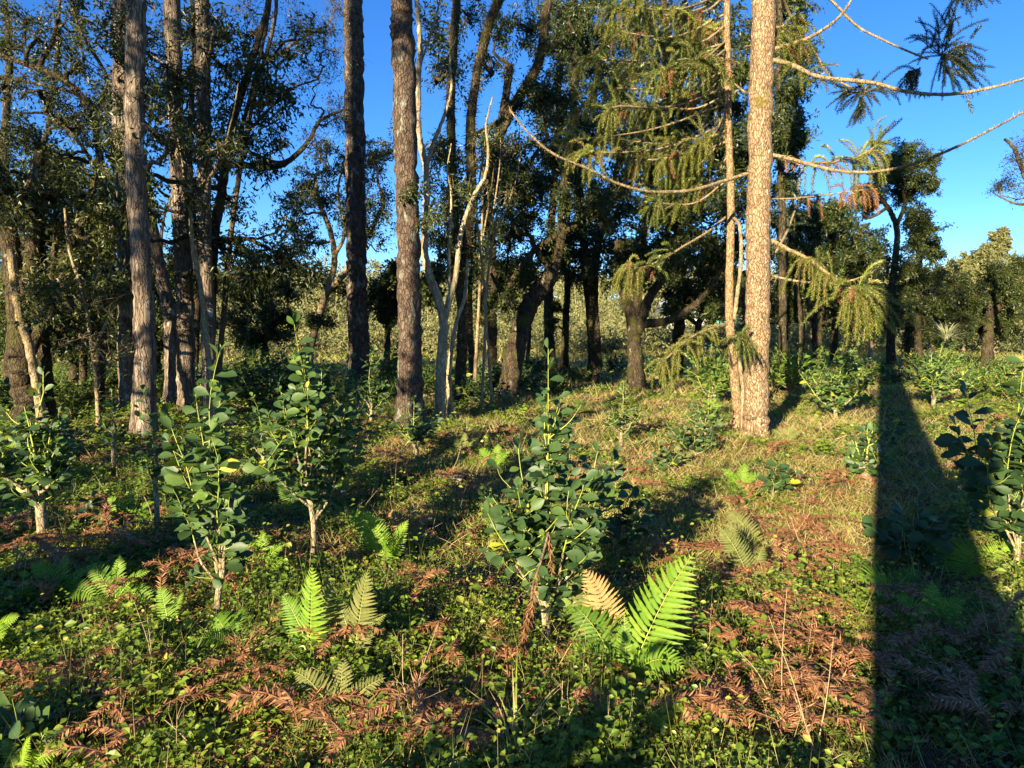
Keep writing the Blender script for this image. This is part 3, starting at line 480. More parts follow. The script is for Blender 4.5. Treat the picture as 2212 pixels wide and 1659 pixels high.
for k, (x, y0, y1, wd_, Yk, lb) in enumerate([(1752, 770, 640, 13, 20, 'short pale sunlit trunk under the dark crown right of the big araucaria trunk'), (1880, 770, 650, 13, 21, 'reddish slim trunk under the tip of the drooping araucaria branch'), (1728, 780, 620, 16, 17, 'crooked black trunk nearest the big araucaria on its right side'), (2010, 760, 690, 10, 24, 'short pale lit trunk beneath the dark pointed tree'), (1052, 760, 640, 14, 16, 'orange lit slim trunk behind the thin centre saplings'), (1140, 770, 640, 10, 22, 'thin far trunk seen beside the leaning trunk')]):
    wtree('tree', lb, 'tree', Yk, [([(x, y0), (x+4, (y0+y1)/2), (x-8, y1), (x+6, y1-80)], wd_, wd_*.6)], 'b_limb' if k in (0, 1, 3, 4) else 'b_moss', [(x, y1-70, 40, 8)], m=16, seed=60+k, ln=.12, wd=.05, moss=20)

# ------------------------------------------------------------------ araucarias
def branchlet(tb, nb, p, d, L, rng, val, droop=.6, nl=.042, dens=210, wd=.0115):
    n = 9; pts = [np.array(p, float)]; d = np.array(d, float)
    for i in range(n):
        d = d+np.array([0, 0, -droop/n*1.6])+rng.normal(0, .05, 3); d /= np.linalg.norm(d); pts.append(pts[-1]+d*L/n)
    pts = np.array(pts); k = int(L*dens); t = np.linspace(.0, n-.001, k); i = t.astype(int)
    q = pts[i]+(pts[i+1]-pts[i])*(t-i)[:, None]; ax = nrmz(pts[i+1]-pts[i])
    ref = np.array([.3, .2, .9]); u = nrmz(np.cross(ax, ref)); v = np.cross(ax, u); a = np.arange(k)*2.399+rng.uniform(0, 6)
    ra = np.cos(a)[:, None]*u+np.sin(a)[:, None]*v; dd = ax*.75+ra*.8+rng.normal(0, .1, (k, 3))
    ll = nl*rng.uniform(.7, 1.1, k)*np.clip(1.3-.5*(t/n)**3, .5, 1.2)
    leaves(nb, T_NEE, q+ra*.004, dd, ra+ax*.2, ll, wd, np.clip(val+rng.normal(0, .15, k), 0, 1))
    tube(tb, pts[::2], np.linspace(.006, .003, len(pts[::2])), 3)
def whorl(tb, nb, c, out, n, L, rng, val, droop, spread=.9, **kw):
    for k in range(n):
        d = nrmz(np.array(out)*.6+rvec(rng, 1)[0]*spread+np.array([0, 0, .1]))
        branchlet(tb, nb, np.array(c)+rng.normal(0, .03, 3), d, L*rng.uniform(.65, 1.15), rng, val+rng.normal(0, .08), droop*rng.uniform(.7, 1.3), **kw)
def abranch(root, pts, r0, r1, foli, rng, mossn=0, bark='b_limb', lbl=None):
    """pts world; foli: list of dict(t0,t1,n,L,val,mat,droop) ropes of needles hanging along the limb"""
    sp = spline(pts, 8); tb = MB(); tube(tb, sp, np.linspace(r0, r1, len(sp)), 8, .1, rng)
    k = int(len(sp)*3); t = rng.uniform(0, len(sp)-1.01, k); i = t.astype(int)
    leaves(tb, T_TRI, sp[i], rvec(rng, k), rvec(rng, k), rng.uniform(.02, .07, k), .008, .5)
    fm = {}
    for f in foli:
        mb = fm.setdefault(f.get('mat', 'pine'), MB()); L = f['L']
        for j in range(f['n']):
            tt = rng.uniform(f['t0'], f['t1'])*(len(sp)-1.01); i = int(tt); q = sp[i]+(sp[i+1]-sp[i])*(tt-i); ax = nrmz(sp[i+1]-sp[i])
            d = nrmz(ax*rng.uniform(.1, .9)+rvec(rng, 1)[0]*.7+np.array([0, 0, f.get('lift', .0)]))
            branchlet(tb, mb, q, d, L*rng.uniform(.6, 1.2), rng, f.get('val', .5)+rng.normal(0, .08), f.get('droop', 1.)*rng.uniform(.7, 1.3), f.get('nl', .044), f.get('dens', 210), f.get('wd', .0115))
    b = build_at(tb, 'branch', bark, root)
    for mn, mb in fm.items():
        mb.v = [v-np.array(root.location, np.float32) for v in mb.v]; c = mb.build('needles', mn, b, False)
    if mossn:
        mb = MB(); tufts(mb, sp[:int(len(sp)*.7)], r0, mossn, .10, rng, .01, T_TRI, .9); mb.v = [v-np.array(root.location, np.float32) for v in mb.v]; mb.build('moss', 'moss', b, False)
rng = np.random.default_rng(77)
YT, YS = 9.3, 10.0
aT, _ = wtree('araucaria_tree', 'thick sunlit reddish trunk with white flecked bark, largest tree right of centre', 'tree', YT, [([(1630, 945), (1633, 900), (1636, 700), (1638, 500), (1643, 250), (1649, 0), (1655, -350)], 54, 45)], 'b_pine', seed=70, rough=.022, moss=18, mossmat='moss', mln=.035)
def PT(l, dys=None, Y=YT): return [P(a[0], a[1], Y+(a[2] if len(a) > 2 else 0)) for a in l]
F = lambda t0, t1, n, L, **k: dict(t0=t0, t1=t1, n=n, L=L, **k)
abranch(aT, PT([(1662, 108), (1700, 98, -.1), (1750, 80, -.3), (1795, 52, -.4), (1825, 22, -.5), (1850, -20, -.6)]), .026, .012, [F(.1, .3, 5, .3, mat='rust', val=.4), F(.1, .35, 7, .35)], rng, 130)
abranch(aT, PT([(1662, 128), (1710, 140, -.3), (1770, 166, -.7), (1880, 178, -1.1), (1960, 198, -1.5), (2040, 204, -1.8), (2130, 192, -2.1), (2230, 165, -2.4)]), .030, .012, [F(.1, .3, 8, .35), F(.78, .82, 1, .25)], rng, 260)
abranch(aT, PT([(1662, -120), (1740, -50, .2), (1800, 5, .3), (1850, 55, .3), (1905, 85, .2), (1960, 110, .2), (2005, 128, .1)]), .022, .010, [], rng, 10)
abranch(aT, PT([(1662, -90), (1700, 20, .8), (1745, 90, 1.), (1790, 160, 1.1), (1830, 185, 1.1), (1870, 205, 1.1)]), .028, .012, [F(.4, .7, 6, .35, mat='pine_dk')], rng, 10)
abranch(aT, PT([(1668, 334), (1715, 345, -.3), (1775, 362, -.7), (1830, 371, -1.), (1890, 371, -1.3), (1970, 355, -1.7), (2060, 320, -2.1), (2130, 285, -2.4), (2225, 235, -2.8)]), .025, .010, [F(.05, .12, 3, .3, mat='rust', val=.6)], rng, 90)
abranch(aT, PT([(1668, 338), (1710, 350, .3), (1760, 352, .6), (1830, 345, .8), (1880, 325, .9), (1900, 300, .9)]), .022, .008, [F(.45, 1, 22, .46, val=.6, droop=.8), F(.3, .9, 22, .55, val=.65, droop=2.2), F(.4, .9, 5, .35, mat='rust', val=.6), F(.85, 1, 9, .32, droop=.2, val=.25, lift=.5)], rng, 20)
abranch(aT, PT([(1668, 430), (1720, 428, .1), (1790, 420, .2), (1850, 412, .2), (1895, 408, .2)]), .012, .006, [F(.6, 1, 10, .32, mat='rust', val=.6, droop=2.), F(.3, .7, 6, .3, mat='rust', val=.5, droop=1.6)], rng, 30)
abranch(aT, PT([(1668, 520), (1705, 540, -.2), (1750, 562, -.5), (1800, 600, -.8), (1840, 625, -1.0), (1870, 640, -1.1)]), .030, .014, [F(.70, 1, 30, .55, val=.72, droop=1.8, nl=.045, wd=.010), F(.80, 1, 14, .62, val=.55, droop=.7, lift=.3, nl=.045), F(.7, 1, 12, .6, val=.65, droop=1.6, nl=.045), F(.3, .6, 18, .5, val=.68, droop=2.2, nl=.042), F(.55, .9, 5, .3, mat='rust', val=.6), F(.3, .9, 8, .3, val=.4, lift=.5, droop=.3)], rng, 420)
abranch(aT, PT([(1668, 596), (1720, 607, -.1), (1780, 612, -.2), (1830, 608, -.4), (1880, 590, -.6), (1905, 572, -.7)]), .018, .007, [], rng, 90)
abranch(aT, PT([(1612, 376), (1560, 392, -.2), (1500, 410, -.5), (1440, 415, -.7), (1390, 412, -.9), (1330, 395, -1.1), (1270, 365, -1.3), (1200, 335, -1.5), (1160, 305, -1.6), (1125, 268, -1.7), (1100, 235, -1.7)]), .025, .008, [], rng, 260)
abranch(aT, PT([(1662, 800), (1655, 780, -.1)]), .01, .008, [], rng, 0)
abranch(aT, PT([(1668, 560, .3), (1700, 500, .8), (1720, 450, 1.2), (1740, 420, 1.4)]), .02, .01, [F(.3, 1, 22, .35, mat='pine_dk', droop=.4)], rng, 0)
for c, n, L, lb in [((1866, 200, 1.1), 52, .50, 0), ((2035, 118, .1), 60, .62, 1), ((1985, 150, .3), 26, .42, 0), ((2075, -28, -.4), 46, .50, 0)]:
    q = P(c[0], c[1], YT+c[2]); tb = MB(); nb = MB()
    for k in range(n//7):
        th = rng.uniform(0, 2*PI); ph = rng.uniform(-1.2, .7); d = np.array([math.cos(th)*math.cos(ph)+lb*.7, math.sin(th)*math.cos(ph), math.sin(ph)+lb*.3]); d /= np.linalg.norm(d)
        sub = walk(q-d*.03, d, L*.6, 5, rng, .12, -.05); tube(tb, sub, np.linspace(.008, .005, 6), 4)
        for j in range(9):
            t = rng.uniform(0, 4.9); i = int(t); b0 = sub[i]+(sub[i+1]-sub[i])*(t-i)
            branchlet(tb, nb, b0, nrmz(d*.8+rvec(rng, 1)[0]*.7), L*rng.uniform(.4, .85), rng, .45+rng.normal(0, .2), .55, .036, 210, .010)
    if c[1] < 0: tube(tb, spline([P(1662, -160, YT), P(1880, -110, YT-.2), q], 6), .012, 6)
    b = build_at(tb, 'branch_end', 'b_twig', aT); o_ = np.array(aT.location, np.float32); nb.v = [v-o_ for v in nb.v]; nb.build('needles', 'pine_dk', b, False)

aS, _ = wtree('araucaria_tree', 'slender sunlit araucaria trunk just left of the thick reddish one', 'tree', YS, [([(1597, 935), (1590, 850), (1577, 700), (1576, 600), (1579, 450), (1573, 250), (1570, 0), (1570, -250)], 21, 12)], 'b_slim', seed=71, rough=.03)
def tubes_child(path, r, nm='branch'):
    tb = MB(); tube(tb, spline(path, 8), r, 8, .12, rng); return build_at(tb, nm, 'b_limb', aS)
tubes_child(PT([(1584, 470), (1598, 490), (1601, 560), (1592, 640), (1586, 690)], Y=YS-.1), np.linspace(.022, .03, 33))
tubes_child(PT([(1588, 740), (1600, 800), (1605, 860), (1603, 935)], Y=YS-.55), np.linspace(.028, .03, 25), 'aerial_root')
abranch(aS, PT([(1566, 284), (1530, 300, -.2), (1480, 330, -.3), (1430, 343, -.4), (1370, 346, -.5)], Y=YS), .020, .008, [F(.3, 1, 24, .45, droop=1.8, val=.6), F(.5, 1, 5, .35, mat='rust', val=.5)], rng, 60)
abranch(aS, PT([(1566, 470), (1530, 500, -.3), (1480, 530, -.6), (1430, 560, -.8), (1385, 578, -1.), (1350, 570, -1.1)], Y=YS), .018, .008, [F(.74, 1, 22, .40, droop=1.7, val=.75, nl=.042, wd=.01), F(.45, .8, 14, .35, droop=.8, val=.35, lift=.2), F(.55, .8, 5, .3, mat='rust', val=.5)], rng, 20)
abranch(aS, PT([(1570, 700), (1530, 712, -.3), (1490, 730, -.6), (1460, 755, -.8), (1430, 785, -1.)], Y=YS-.6), .024, .010, [F(.1, 1, 30, .42, droop=1.9, val=.72, nl=.04, wd=.01), F(.5, 1, 12, .3, droop=.8, val=.6, nl=.04)], rng, 60)
abranch(aS, PT([(1586, 740), (1594, 735, -.4), (1600, 730, -.7)], Y=YS-.6), .02, .014, [F(.5, 1, 22, .38, droop=1.2, val=.35, nl=.04, lift=.1)], rng, 0)
ends = [(1500, 30), (1470, 90), (1400, 20), (1350, 70), (1300, 130), (1520, 130), (1450, 150), (1380, 160), (1310, 190), (1500, 210), (1430, 230), (1340, 230), (1270, 230), (1530, 300), (1450, 300), (1400, 330), (1330, 300), (1290, 330), (1520, 400), (1440, 440), (1350, 20), (1540, 60), (1550, 200), (1260, 300), (1480, 380)]
for k, (ex, ey) in enumerate(ends):
    s0 = (1568, ey-rng.uniform(20, 90)); dY = rng.uniform(-1.4, 1.2); mid = ((s0[0]+ex)/2, (s0[1]+ey)/2+rng.uniform(5, 30), dY*.5)
    brn = [F(.4, 1, 5, .32, mat='rust', val=.5, droop=1.8)] if k % 3 == 0 else []
    abranch(aS, PT([s0, mid, (ex, ey, dY), (ex-25, ey+rng.uniform(-15, 10), dY*1.1)], Y=YS), .016, .006, [F(.40, 1, 14, .42, droop=1.5, val=rng.uniform(.45, .78), dens=200, nl=.042), F(.5, 1, 12, .36, droop=.5, val=rng.uniform(.3, .65), dens=200, lift=.2)]+brn, rng, 25)
for k, (x0, y0, x1, y1) in enumerate([(1610, 100, 1700, 70), (1610, 200, 1540, 120), (1665, 60, 1720, 30)]):
    abranch(aT, PT([(x0, y0), ((x0+x1)/2, (y0+y1)/2+10), (x1, y1), (x1+20, y1+20)]), .012, .005, [F(.3, 1, 14, .4, droop=1.5, val=.5), F(.5, 1, 4, .3, mat='rust')], rng, 40)

# ------------------------------------------------------------------ trees behind the viewpoint (they throw the long shadows)
def back_tree(u, b, hgt, r, crowns, seed, label):
    rng = np.random.default_rng(seed); q = TOSUN*b+PERP*u; q[2] = float(gz(q[0], q[1]))
    root = thing('tall_tree', label, 'tree', q); tb = MB(); n = int(hgt/.5)+2; z = np.linspace(-.1, hgt, n)
    p = q+np.stack([0*z, 0*z, z], -1); tube(tb, p, r*np.linspace(1, .55, n), 16, .015, rng); build_at(tb, 'trunk', 'b_dark', root)
    br = MB(); tw = []
    for (du, h, R, nn) in crowns:
        limb_to(br, tw, p, q+PERP*du+TOSUN*rng.uniform(-1.5, 1.5)+np.array([0, 0, h]), R, nn, rng, .05, 5, .3)
    if br.n: build_at(br, 'branches', 'b_dark', root); c = MB(); twig_leaves(c, tw, 9, .2, .085, rng, T_DIA); build_at(c, 'crown', 'canopy', root, False)
back_tree(.385, 2.6, 20, .365, [(.3, 12, 1.8, 16), (1.5, 10.5, 1.6, 12), (-.3, 14.5, 1.8, 14), (1.8, 13, 1.8, 14)], 80, 'tall trunk behind the viewpoint throwing the broad shadow at right')
back_tree(-4.6, 4.5, 15, .16, [(.2, 8.4, 1.0, 10), (.8, 9.6, 1.2, 12), (0, 11, 1.6, 14), (-1.2, 10, 1.4, 12), (.3, 12.8, 1.5, 13)], 81, 'slim tree behind the viewpoint shading the centre thicket')
back_tree(-7.0, 5.5, 15, .20, [(-.4, 5.5, 1.0, 8), (-1.3, 7.5, 1.4, 14), (-.8, 7, 1.2, 10), (-.3, 10, 1.4, 14), (1.3, 11.4, 1.5, 14), (-1, 11, 1.6, 12), (-.5, 13, 1.5, 12)], 82, 'broad tree behind the viewpoint shading the dark pair of trunks')
back_tree(-9.8, 6, 14, .22, [(0, 5, 1.3, 8), (1, 6.5, 1.4, 11), (1.0, 8.6, 1.2, 12), (-1, 7.2, 1.5, 12), (0, 9, 1.6, 13), (1.2, 10.3, 1.5, 12), (-1.2, 11, 1.5, 12)], 83, 'tree behind the viewpoint shading the left trunks')
back_tree(-12.8, 6, 14, .22, [(0, 5, 1.3, 9), (1, 7, 1.5, 12), (-1, 6.6, 1.5, 11), (0, 9, 1.7, 13), (.8, 11, 1.6, 12)], 84, 'tree behind the viewpoint shading the far left thicket')
back_tree(-4.1, 9, 17, .14, [(-.5, 10.2, 1.0, 8), (-.3, 12.5, 1.4, 12), (-.2, 14.5, 1.4, 12)], 85, 'distant slim tree behind the viewpoint')
back_tree(-6.0, 2.5, 6, .07, [(-.3, 2.6, .5, 4), (0, 3.6, .6, 5)], 86, 'low young tree behind the viewpoint at left')
back_tree(-8.6, 2.8, 6, .08, [(0, 2.4, .7, 5), (-.4, 3.4, .8, 6)], 87, 'low bushy young tree behind the viewpoint further left')

for k, (u_, b_, cr) in enumerate([(-4.0, 3.2, [(0, 2.0, .45, 7), (-.4, 1.5, .4, 6)]), (-5.6, 3.0, [(0, 1.5, .4, 6), (.3, 1.2, .3, 5)]), (-6.3, 3.4, [(0, 2.2, .55, 8), (.3, 1.6, .4, 6)]), (-7.6, 3.2, [(0, 2.3, .6, 8), (-.5, 1.7, .4, 6)]), (-3.0, 2.2, [(0, 1.0, .3, 5)])]):  # unseen low bushes, added only to throw dappled shade on the left floor
    back_tree(u_, b_, 2.3 if k < 4 else 1.2, .03, cr, 780+k, ['bushy sapling behind the viewpoint dappling the left floor', 'second bushy sapling behind the viewpoint to the left', 'third wider sapling behind the viewpoint to the left', 'farthest left bushy sapling behind the viewpoint', 'knee high bush behind the viewpoint'][k])

# ------------------------------------------------------------------ mate shrubs
def shoot(tb, B, D, NR, LL, p, d, L, rng, ls, bend=.12, sp=.035, t0=.12, r=.006, up=.25):
    pts = walk(p, d, L, 7, rng, bend, up); tube(tb, pts, np.linspace(r*.75, r*.3, 8), 6)
    n = max(int(L/sp), 3)
    for k in range(n):
        t = t0+(1-t0)*k/max(n-1, 1)+rng.normal(0, .01); t = min(max(t, 0), .999); i = int(t*7); q = pts[i]+(pts[i+1]-pts[i])*(t*7-i); ax = nrmz(pts[i+1]-pts[i])
        a = k*2.4+rng.uniform(-.5, .5); o = np.array([math.cos(a), math.sin(a), 0]); tip = t > .85
        B.append(q); D.append(nrmz(o*(.55 if tip else 1)+ax*(.9 if tip else .35)+rng.normal(0, .18, 3)+np.array([0, 0, -.15*(1-t)])))
        NR.append(np.array([0, 0, .75])+TOSUN*.5+rng.normal(0, .38, 3)); LL.append(ls*rng.uniform(.65, 1.25)*(.72 if tip else 1))
    return pts
def mate(label, bx, by, ty, sl, sr, seed, ls=.095, n=5, side=3, trunk=.25, tr=.016, pale=0, vals=.36, group='young mate shrubs', mat='mate', low=False, name='mate_shrub', Y=None, sp=.027, dense=1., leads=1):
    rng = np.random.default_rng(seed); g = G(bx, by) if Y is None else GY(bx, Y); Y = g[1]; ppm = Y/FPX
    H = P(bx, ty, Y)[2]-g[2]; root = thing(name, label, 'shrub', g, group); tb = MB(); gb = MB()
    th = H*trunk; tp = spline([g-np.array([0, 0, .05]), g+np.array([rng.normal(0, .015), 0, th*.5]), g+np.array([rng.normal(0, .02), 0, th])], 5)
    tube(tb, tp, np.linspace(tr*1.25, tr, len(tp)), 9, .07, rng)
    B, D, NR, LL = [], [], [], []
    for k in range(n):
        f = (k+.5)/n; dx = (-sl+(sl+sr)*f+rng.normal(0, 8))*ppm; lead = abs(k-n//2) < (leads+1)/2 and (leads > 1 or k == n//2)
        hh = H*((1 if k == n//2 else .9-.06*abs(k-n//2)) if lead else rng.uniform(.55, .92)*(1-.35*abs(2*f-1))); dy = rng.uniform(-.5, .5)*(sl+sr)*ppm*.8; 
        if lead: dx *= (.3 if leads == 1 else .5); dy *= .3
        a = tp[rng.integers(len(tp)//2, len(tp))]; 
        e1 = g+np.array([dx*.55, dy*.55, th+(hh-th)*.35]); 
        stp = spline([a, (a+e1)/2+rng.normal(0, .015, 3), e1], 4); tube(tb, stp, np.linspace(tr*.6, tr*.33, len(stp)), 7, .06, rng)
        tgt = g+np.array([dx, dy, hh]); L = np.linalg.norm(tgt-e1)
        pts = shoot(gb, B, D, NR, LL, e1, nrmz(tgt-e1), L, rng, ls, .07, sp, .02, tr*.33, .03)
        for s in range(side):
            src = stp if rng.random() < .5 else pts[:5]; q = src[rng.integers(1, len(src))]; o = rvec(rng, 1)[0]*np.array([1, 1, .25])+np.array([0, 0, .35])
            shoot(gb, B, D, NR, LL, q, nrmz(o), rng.uniform(.35, .9)*(sl+sr)*.42*ppm*dense, rng, ls, .12, sp, .15, tr*.25, .12)
    build_at(tb, 'trunk', 'b_stem', root); build_at(gb, 'shoots', 'g_stem', root)
    N = len(B); mb = MB(); B = np.array(B); D = np.array(D); NR = np.array(NR); LL = np.array(LL)
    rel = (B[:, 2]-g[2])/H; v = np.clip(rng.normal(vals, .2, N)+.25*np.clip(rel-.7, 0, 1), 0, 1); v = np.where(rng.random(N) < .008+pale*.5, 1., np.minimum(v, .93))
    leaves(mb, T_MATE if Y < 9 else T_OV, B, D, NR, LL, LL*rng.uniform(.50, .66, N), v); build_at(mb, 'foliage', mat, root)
    return root
mate('large leafy mate shrub in the foreground centre with pale new tips on top', 1182, 1385, 752, 140, 140, 101, .092, 11, 9, .20, .017, .05, .42, sp=.028, leads=3)
mate('tall narrow mate shrub with round leaves left of the yellow ferns', 470, 1345, 748, 75, 60, 102, .105, 9, 5, .2, .015, .05, .5, sp=.028, leads=3)
mate('mate shrub with moss collar round its bare pale straight stem left of centre', 674, 1205, 682, 120, 105, 103, .095, 11, 7, .30, .016, .04, .5, sp=.026, leads=3)
mate('mate shrub on a thick whitish pruned trunk at the far left', 92, 1185, 800, 110, 105, 104, .095, 9, 6, .36, .030, .03, .5, sp=.028)
mate('small thin mate shrub with one crooked stem right of the whitish trunked shrub', 247, 1015, 842, 48, 40, 105, .09, 3, 3, .45, .017, .04, .5)
mate('spindly mate shrub on a dark bent stem before the grey ridged trunk', 338, 1150, 840, 35, 60, 106, .09, 4, 3, .35, .016, .05, .5)
mate('mate shrub with two pale forked stems just right of the moss collared shrub', 741, 1078, 770, 55, 85, 107, .095, 6, 4, .28, .022, .02, .4)
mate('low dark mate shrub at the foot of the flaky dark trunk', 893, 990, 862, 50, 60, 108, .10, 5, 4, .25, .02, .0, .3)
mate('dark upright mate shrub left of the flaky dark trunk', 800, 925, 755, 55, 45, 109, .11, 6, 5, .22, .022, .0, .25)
mate('mate shrub with thin foliage in the sunny grass behind the big foreground shrub', 1341, 968, 825, 50, 65, 110, .075, 6, 5, .3, .018, .03, .4)
mate('bushy lit mate shrub right of the thick araucaria trunk', 1805, 905, 742, 70, 75, 111, .11, 9, 7, .15, .03, .06, .55)
mate('bright dense mate shrub on a pale crooked stem beyond the broad shadow', 2018, 885, 742, 70, 75, 112, .11, 9, 7, .25, .035, .08, .6)
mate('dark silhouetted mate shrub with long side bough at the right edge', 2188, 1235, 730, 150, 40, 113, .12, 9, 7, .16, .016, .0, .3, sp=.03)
mate('mate shrub on a gnarled low stump half crossed by the shadow edge', 1872, 1040, 930, 60, 40, 114, .10, 6, 4, .2, .04, .03, .45)
mate('small dark leaved mate shrub left of the araucaria roots', 1500, 985, 905, 70, 55, 115, .09, 6, 4, .12, .014, .0, .2)
mate('tiny mate shrub with two yellow leaves in the rusty grass', 1425, 1025, 945, 45, 45, 116, .09, 4, 3, .12, .012, .04, .3)
mate('low mate seedling in front of the thick araucaria trunk', 1665, 1080, 985, 45, 40, 117, .11, 4, 3, .1, .01, .02, .3)
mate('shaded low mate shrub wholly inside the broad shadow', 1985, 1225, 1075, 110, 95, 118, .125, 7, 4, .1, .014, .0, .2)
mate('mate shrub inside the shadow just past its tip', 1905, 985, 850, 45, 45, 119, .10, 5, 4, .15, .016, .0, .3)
mate('mate seedling beside the pale forked tree', 966, 905, 775, 28, 28, 120, .09, 4, 4, .3, .012, .0, .3)
mate('thin mate shrub leaning left before the narrow shrub', 425, 1010, 850, 55, 70, 121, .09, 5, 4, .25, .014, .03, .5)
mate('leafy mate shrub in mid shade left of the moss collared shrub', 575, 1010, 850, 60, 60, 122, .09, 5, 4, .2, .014, .03, .5)
mate('mate shrub behind the whitish trunked shrub', 130, 1020, 880, 80, 70, 123, .09, 6, 4, .2, .014, .02, .4)
mate('low mate shoot beside the fallen brown spray at far left', 190, 1150, 1070, 50, 50, 124, .09, 4, 2, .1, .010, .05, .4)
mate('upright lit mate shoot between the foreground shrub and the shadow stripe', 1530, 950, 835, 55, 45, 125, .075, 6, 5, .2, .016, .03, .5)
mate('mate shrub right of the foreground shrub with broad dark leaves in the stripe of shade', 1335, 1215, 985, 50, 60, 126, .12, 5, 3, .2, .012, .0, .25)
mate('broad leaved seedling close to the lens in the lower left corner', 40, 1660, 1500, 70, 85, 127, .125, 3, 2, .1, .009, .05, .45)
mate('shaded shrub low behind the viewpoint', 1150, 1600, 1180, 10, 10, 128, .1, 3, 2)   # replaced below
_r = [o for o in bpy.data.objects if o.get('label') == 'shaded shrub low behind the viewpoint'][0]
for c in list(_r.children): bpy.data.objects.remove(c)
bpy.data.objects.remove(_r)
# far rows of mate shrubs, copies of two patterns
rng = np.random.default_rng(90)
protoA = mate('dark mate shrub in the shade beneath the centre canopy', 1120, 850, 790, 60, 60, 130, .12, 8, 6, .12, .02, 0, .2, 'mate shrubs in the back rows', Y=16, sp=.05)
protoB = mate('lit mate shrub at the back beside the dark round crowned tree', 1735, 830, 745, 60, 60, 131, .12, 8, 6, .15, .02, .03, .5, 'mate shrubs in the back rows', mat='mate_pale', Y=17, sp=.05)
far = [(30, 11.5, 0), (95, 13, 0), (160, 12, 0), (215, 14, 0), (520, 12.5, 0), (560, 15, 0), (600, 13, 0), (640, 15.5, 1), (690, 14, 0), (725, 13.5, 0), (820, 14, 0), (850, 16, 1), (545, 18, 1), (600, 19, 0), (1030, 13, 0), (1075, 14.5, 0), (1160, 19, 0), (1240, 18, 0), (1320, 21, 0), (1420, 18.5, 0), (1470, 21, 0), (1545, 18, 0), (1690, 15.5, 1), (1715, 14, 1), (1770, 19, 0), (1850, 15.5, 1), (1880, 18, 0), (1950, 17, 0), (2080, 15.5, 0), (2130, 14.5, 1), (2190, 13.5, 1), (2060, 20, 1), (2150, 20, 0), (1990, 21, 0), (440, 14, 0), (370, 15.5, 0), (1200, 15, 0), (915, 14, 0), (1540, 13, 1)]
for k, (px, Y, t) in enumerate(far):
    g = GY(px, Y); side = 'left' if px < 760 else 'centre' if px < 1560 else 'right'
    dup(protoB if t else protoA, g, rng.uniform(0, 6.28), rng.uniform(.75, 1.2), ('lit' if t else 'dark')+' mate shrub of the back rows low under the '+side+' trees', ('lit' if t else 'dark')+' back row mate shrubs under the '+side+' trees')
# unseen shrubs added behind the viewpoint so their shadow darkens the bottom centre
for k, (b_, u_) in enumerate([(1.15, -.72), (1.35, -1.22)]):
    q = TOSUN*b_+PERP*u_; q[2] = float(gz(q[0], q[1])); r_ = dup(protoA, q, 1.+2*k, 1.85, ['mate shrub just behind the viewpoint shading the bottom centre', 'second mate shrub behind the viewpoint shading the bottom centre'][k]); del r_['group']

# ------------------------------------------------------------------ ferns
rows = [(u, h*(1.12 if i % 2 else .9)) for i, (u, h) in enumerate([(.05, .30), (.14, .44), (.24, .5), (.34, .48), (.45, .44), (.56, .38), (.67, .31), (.78, .23), (.88, .15)])]
T_PIN = T(rows, cup=.06, droop=.22)
T_PINS = T([(.1, .38), (.4, .5), (.75, .3)], cup=.1, droop=.12)
def frond(root, p, d, L, arch, rng, mat='fern', npair=22, wid=.26, fine=True, face=None, val=.5, curl=0.):
    "one arching frond with its pinnae"
    n = 14; pts = [np.array(p, float)]; d = nrmz(np.array(d, float))
    for i in range(n):
        d = nrmz(d+np.array([0, 0, -arch*2/n*(.3+1.4*i/n)])+rng.normal(0, .012, 3)); pts.append(pts[-1]+d*L/n)
    pts = np.array(pts); tb = MB(); tube(tb, pts, np.linspace(.0035, .001, n+1), 5)
    up = np.array([0, 0, 1.]) if face is None else np.array(face, float)
    B, D, NR, LL = [], [], [], []
    for k in range(npair):
        t = .14+.85*k/npair; x = t*n; i = min(int(x), n-1); q = pts[i]+(pts[i+1]-pts[i])*(x-i); ax = nrmz(pts[i+1]-pts[i]); sdv = nrmz(np.cross(ax, up)); nn = np.cross(sdv, ax)
        pl = wid*L*math.sin(PI*min(1, (t*.92+.10))**.85)**.8+.004
        for s in (-1, 1):
            B.append(q); D.append(nrmz(s*sdv+ax*(.18+.55*t)+nn*(.10-curl)+rng.normal(0, .05, 3))); NR.append(nn); LL.append(pl*rng.uniform(.92, 1.05))
    LL = np.array(LL); N = len(LL); lb = MB()
    leaves(lb, T_PIN if fine else T_PINS, B, D, NR, LL, np.minimum(.24*LL+.003, L*.85/npair*.92), np.clip(rng.normal(val, .12, N), 0, 1))
    f = build_at(tb, 'frond', 'g_stem' if mat != 'fern_dead' else 'straw', root)
    lb.v = [v-np.array(root.location, np.float32) for v in lb.v]; lb.build('pinnae', mat, f)
def fern(label, bx, by, fr, seed, cat='fern', fine=True, group='ferns in the undergrowth'):
    """fr: (tip px, tip py, dY of tip, arch[, mat][, val])"""
    rng = np.random.default_rng(seed); g = G(bx, by); root = thing('fern', label, cat, g, group)
    for q in fr:
        tip = P(q[0], q[1], max(g[1]+q[2], 1.5)); a = q[3]; v = tip-g; Lc = np.linalg.norm(v); L = Lc*(1+a*.18)
        d = nrmz(nrmz(v)+np.array([0, 0, a*.75])); mat = q[4] if len(q) > 4 else 'fern'
        # tilt the blade towards where the sun comes from
        frond(root, g, d, L, a, rng, mat, 21 if fine else 16, q[6] if len(q) > 6 else .24, fine, np.array([0, 0, .8])+TOSUN*.7, q[5] if len(q) > 5 else .5)
    return root
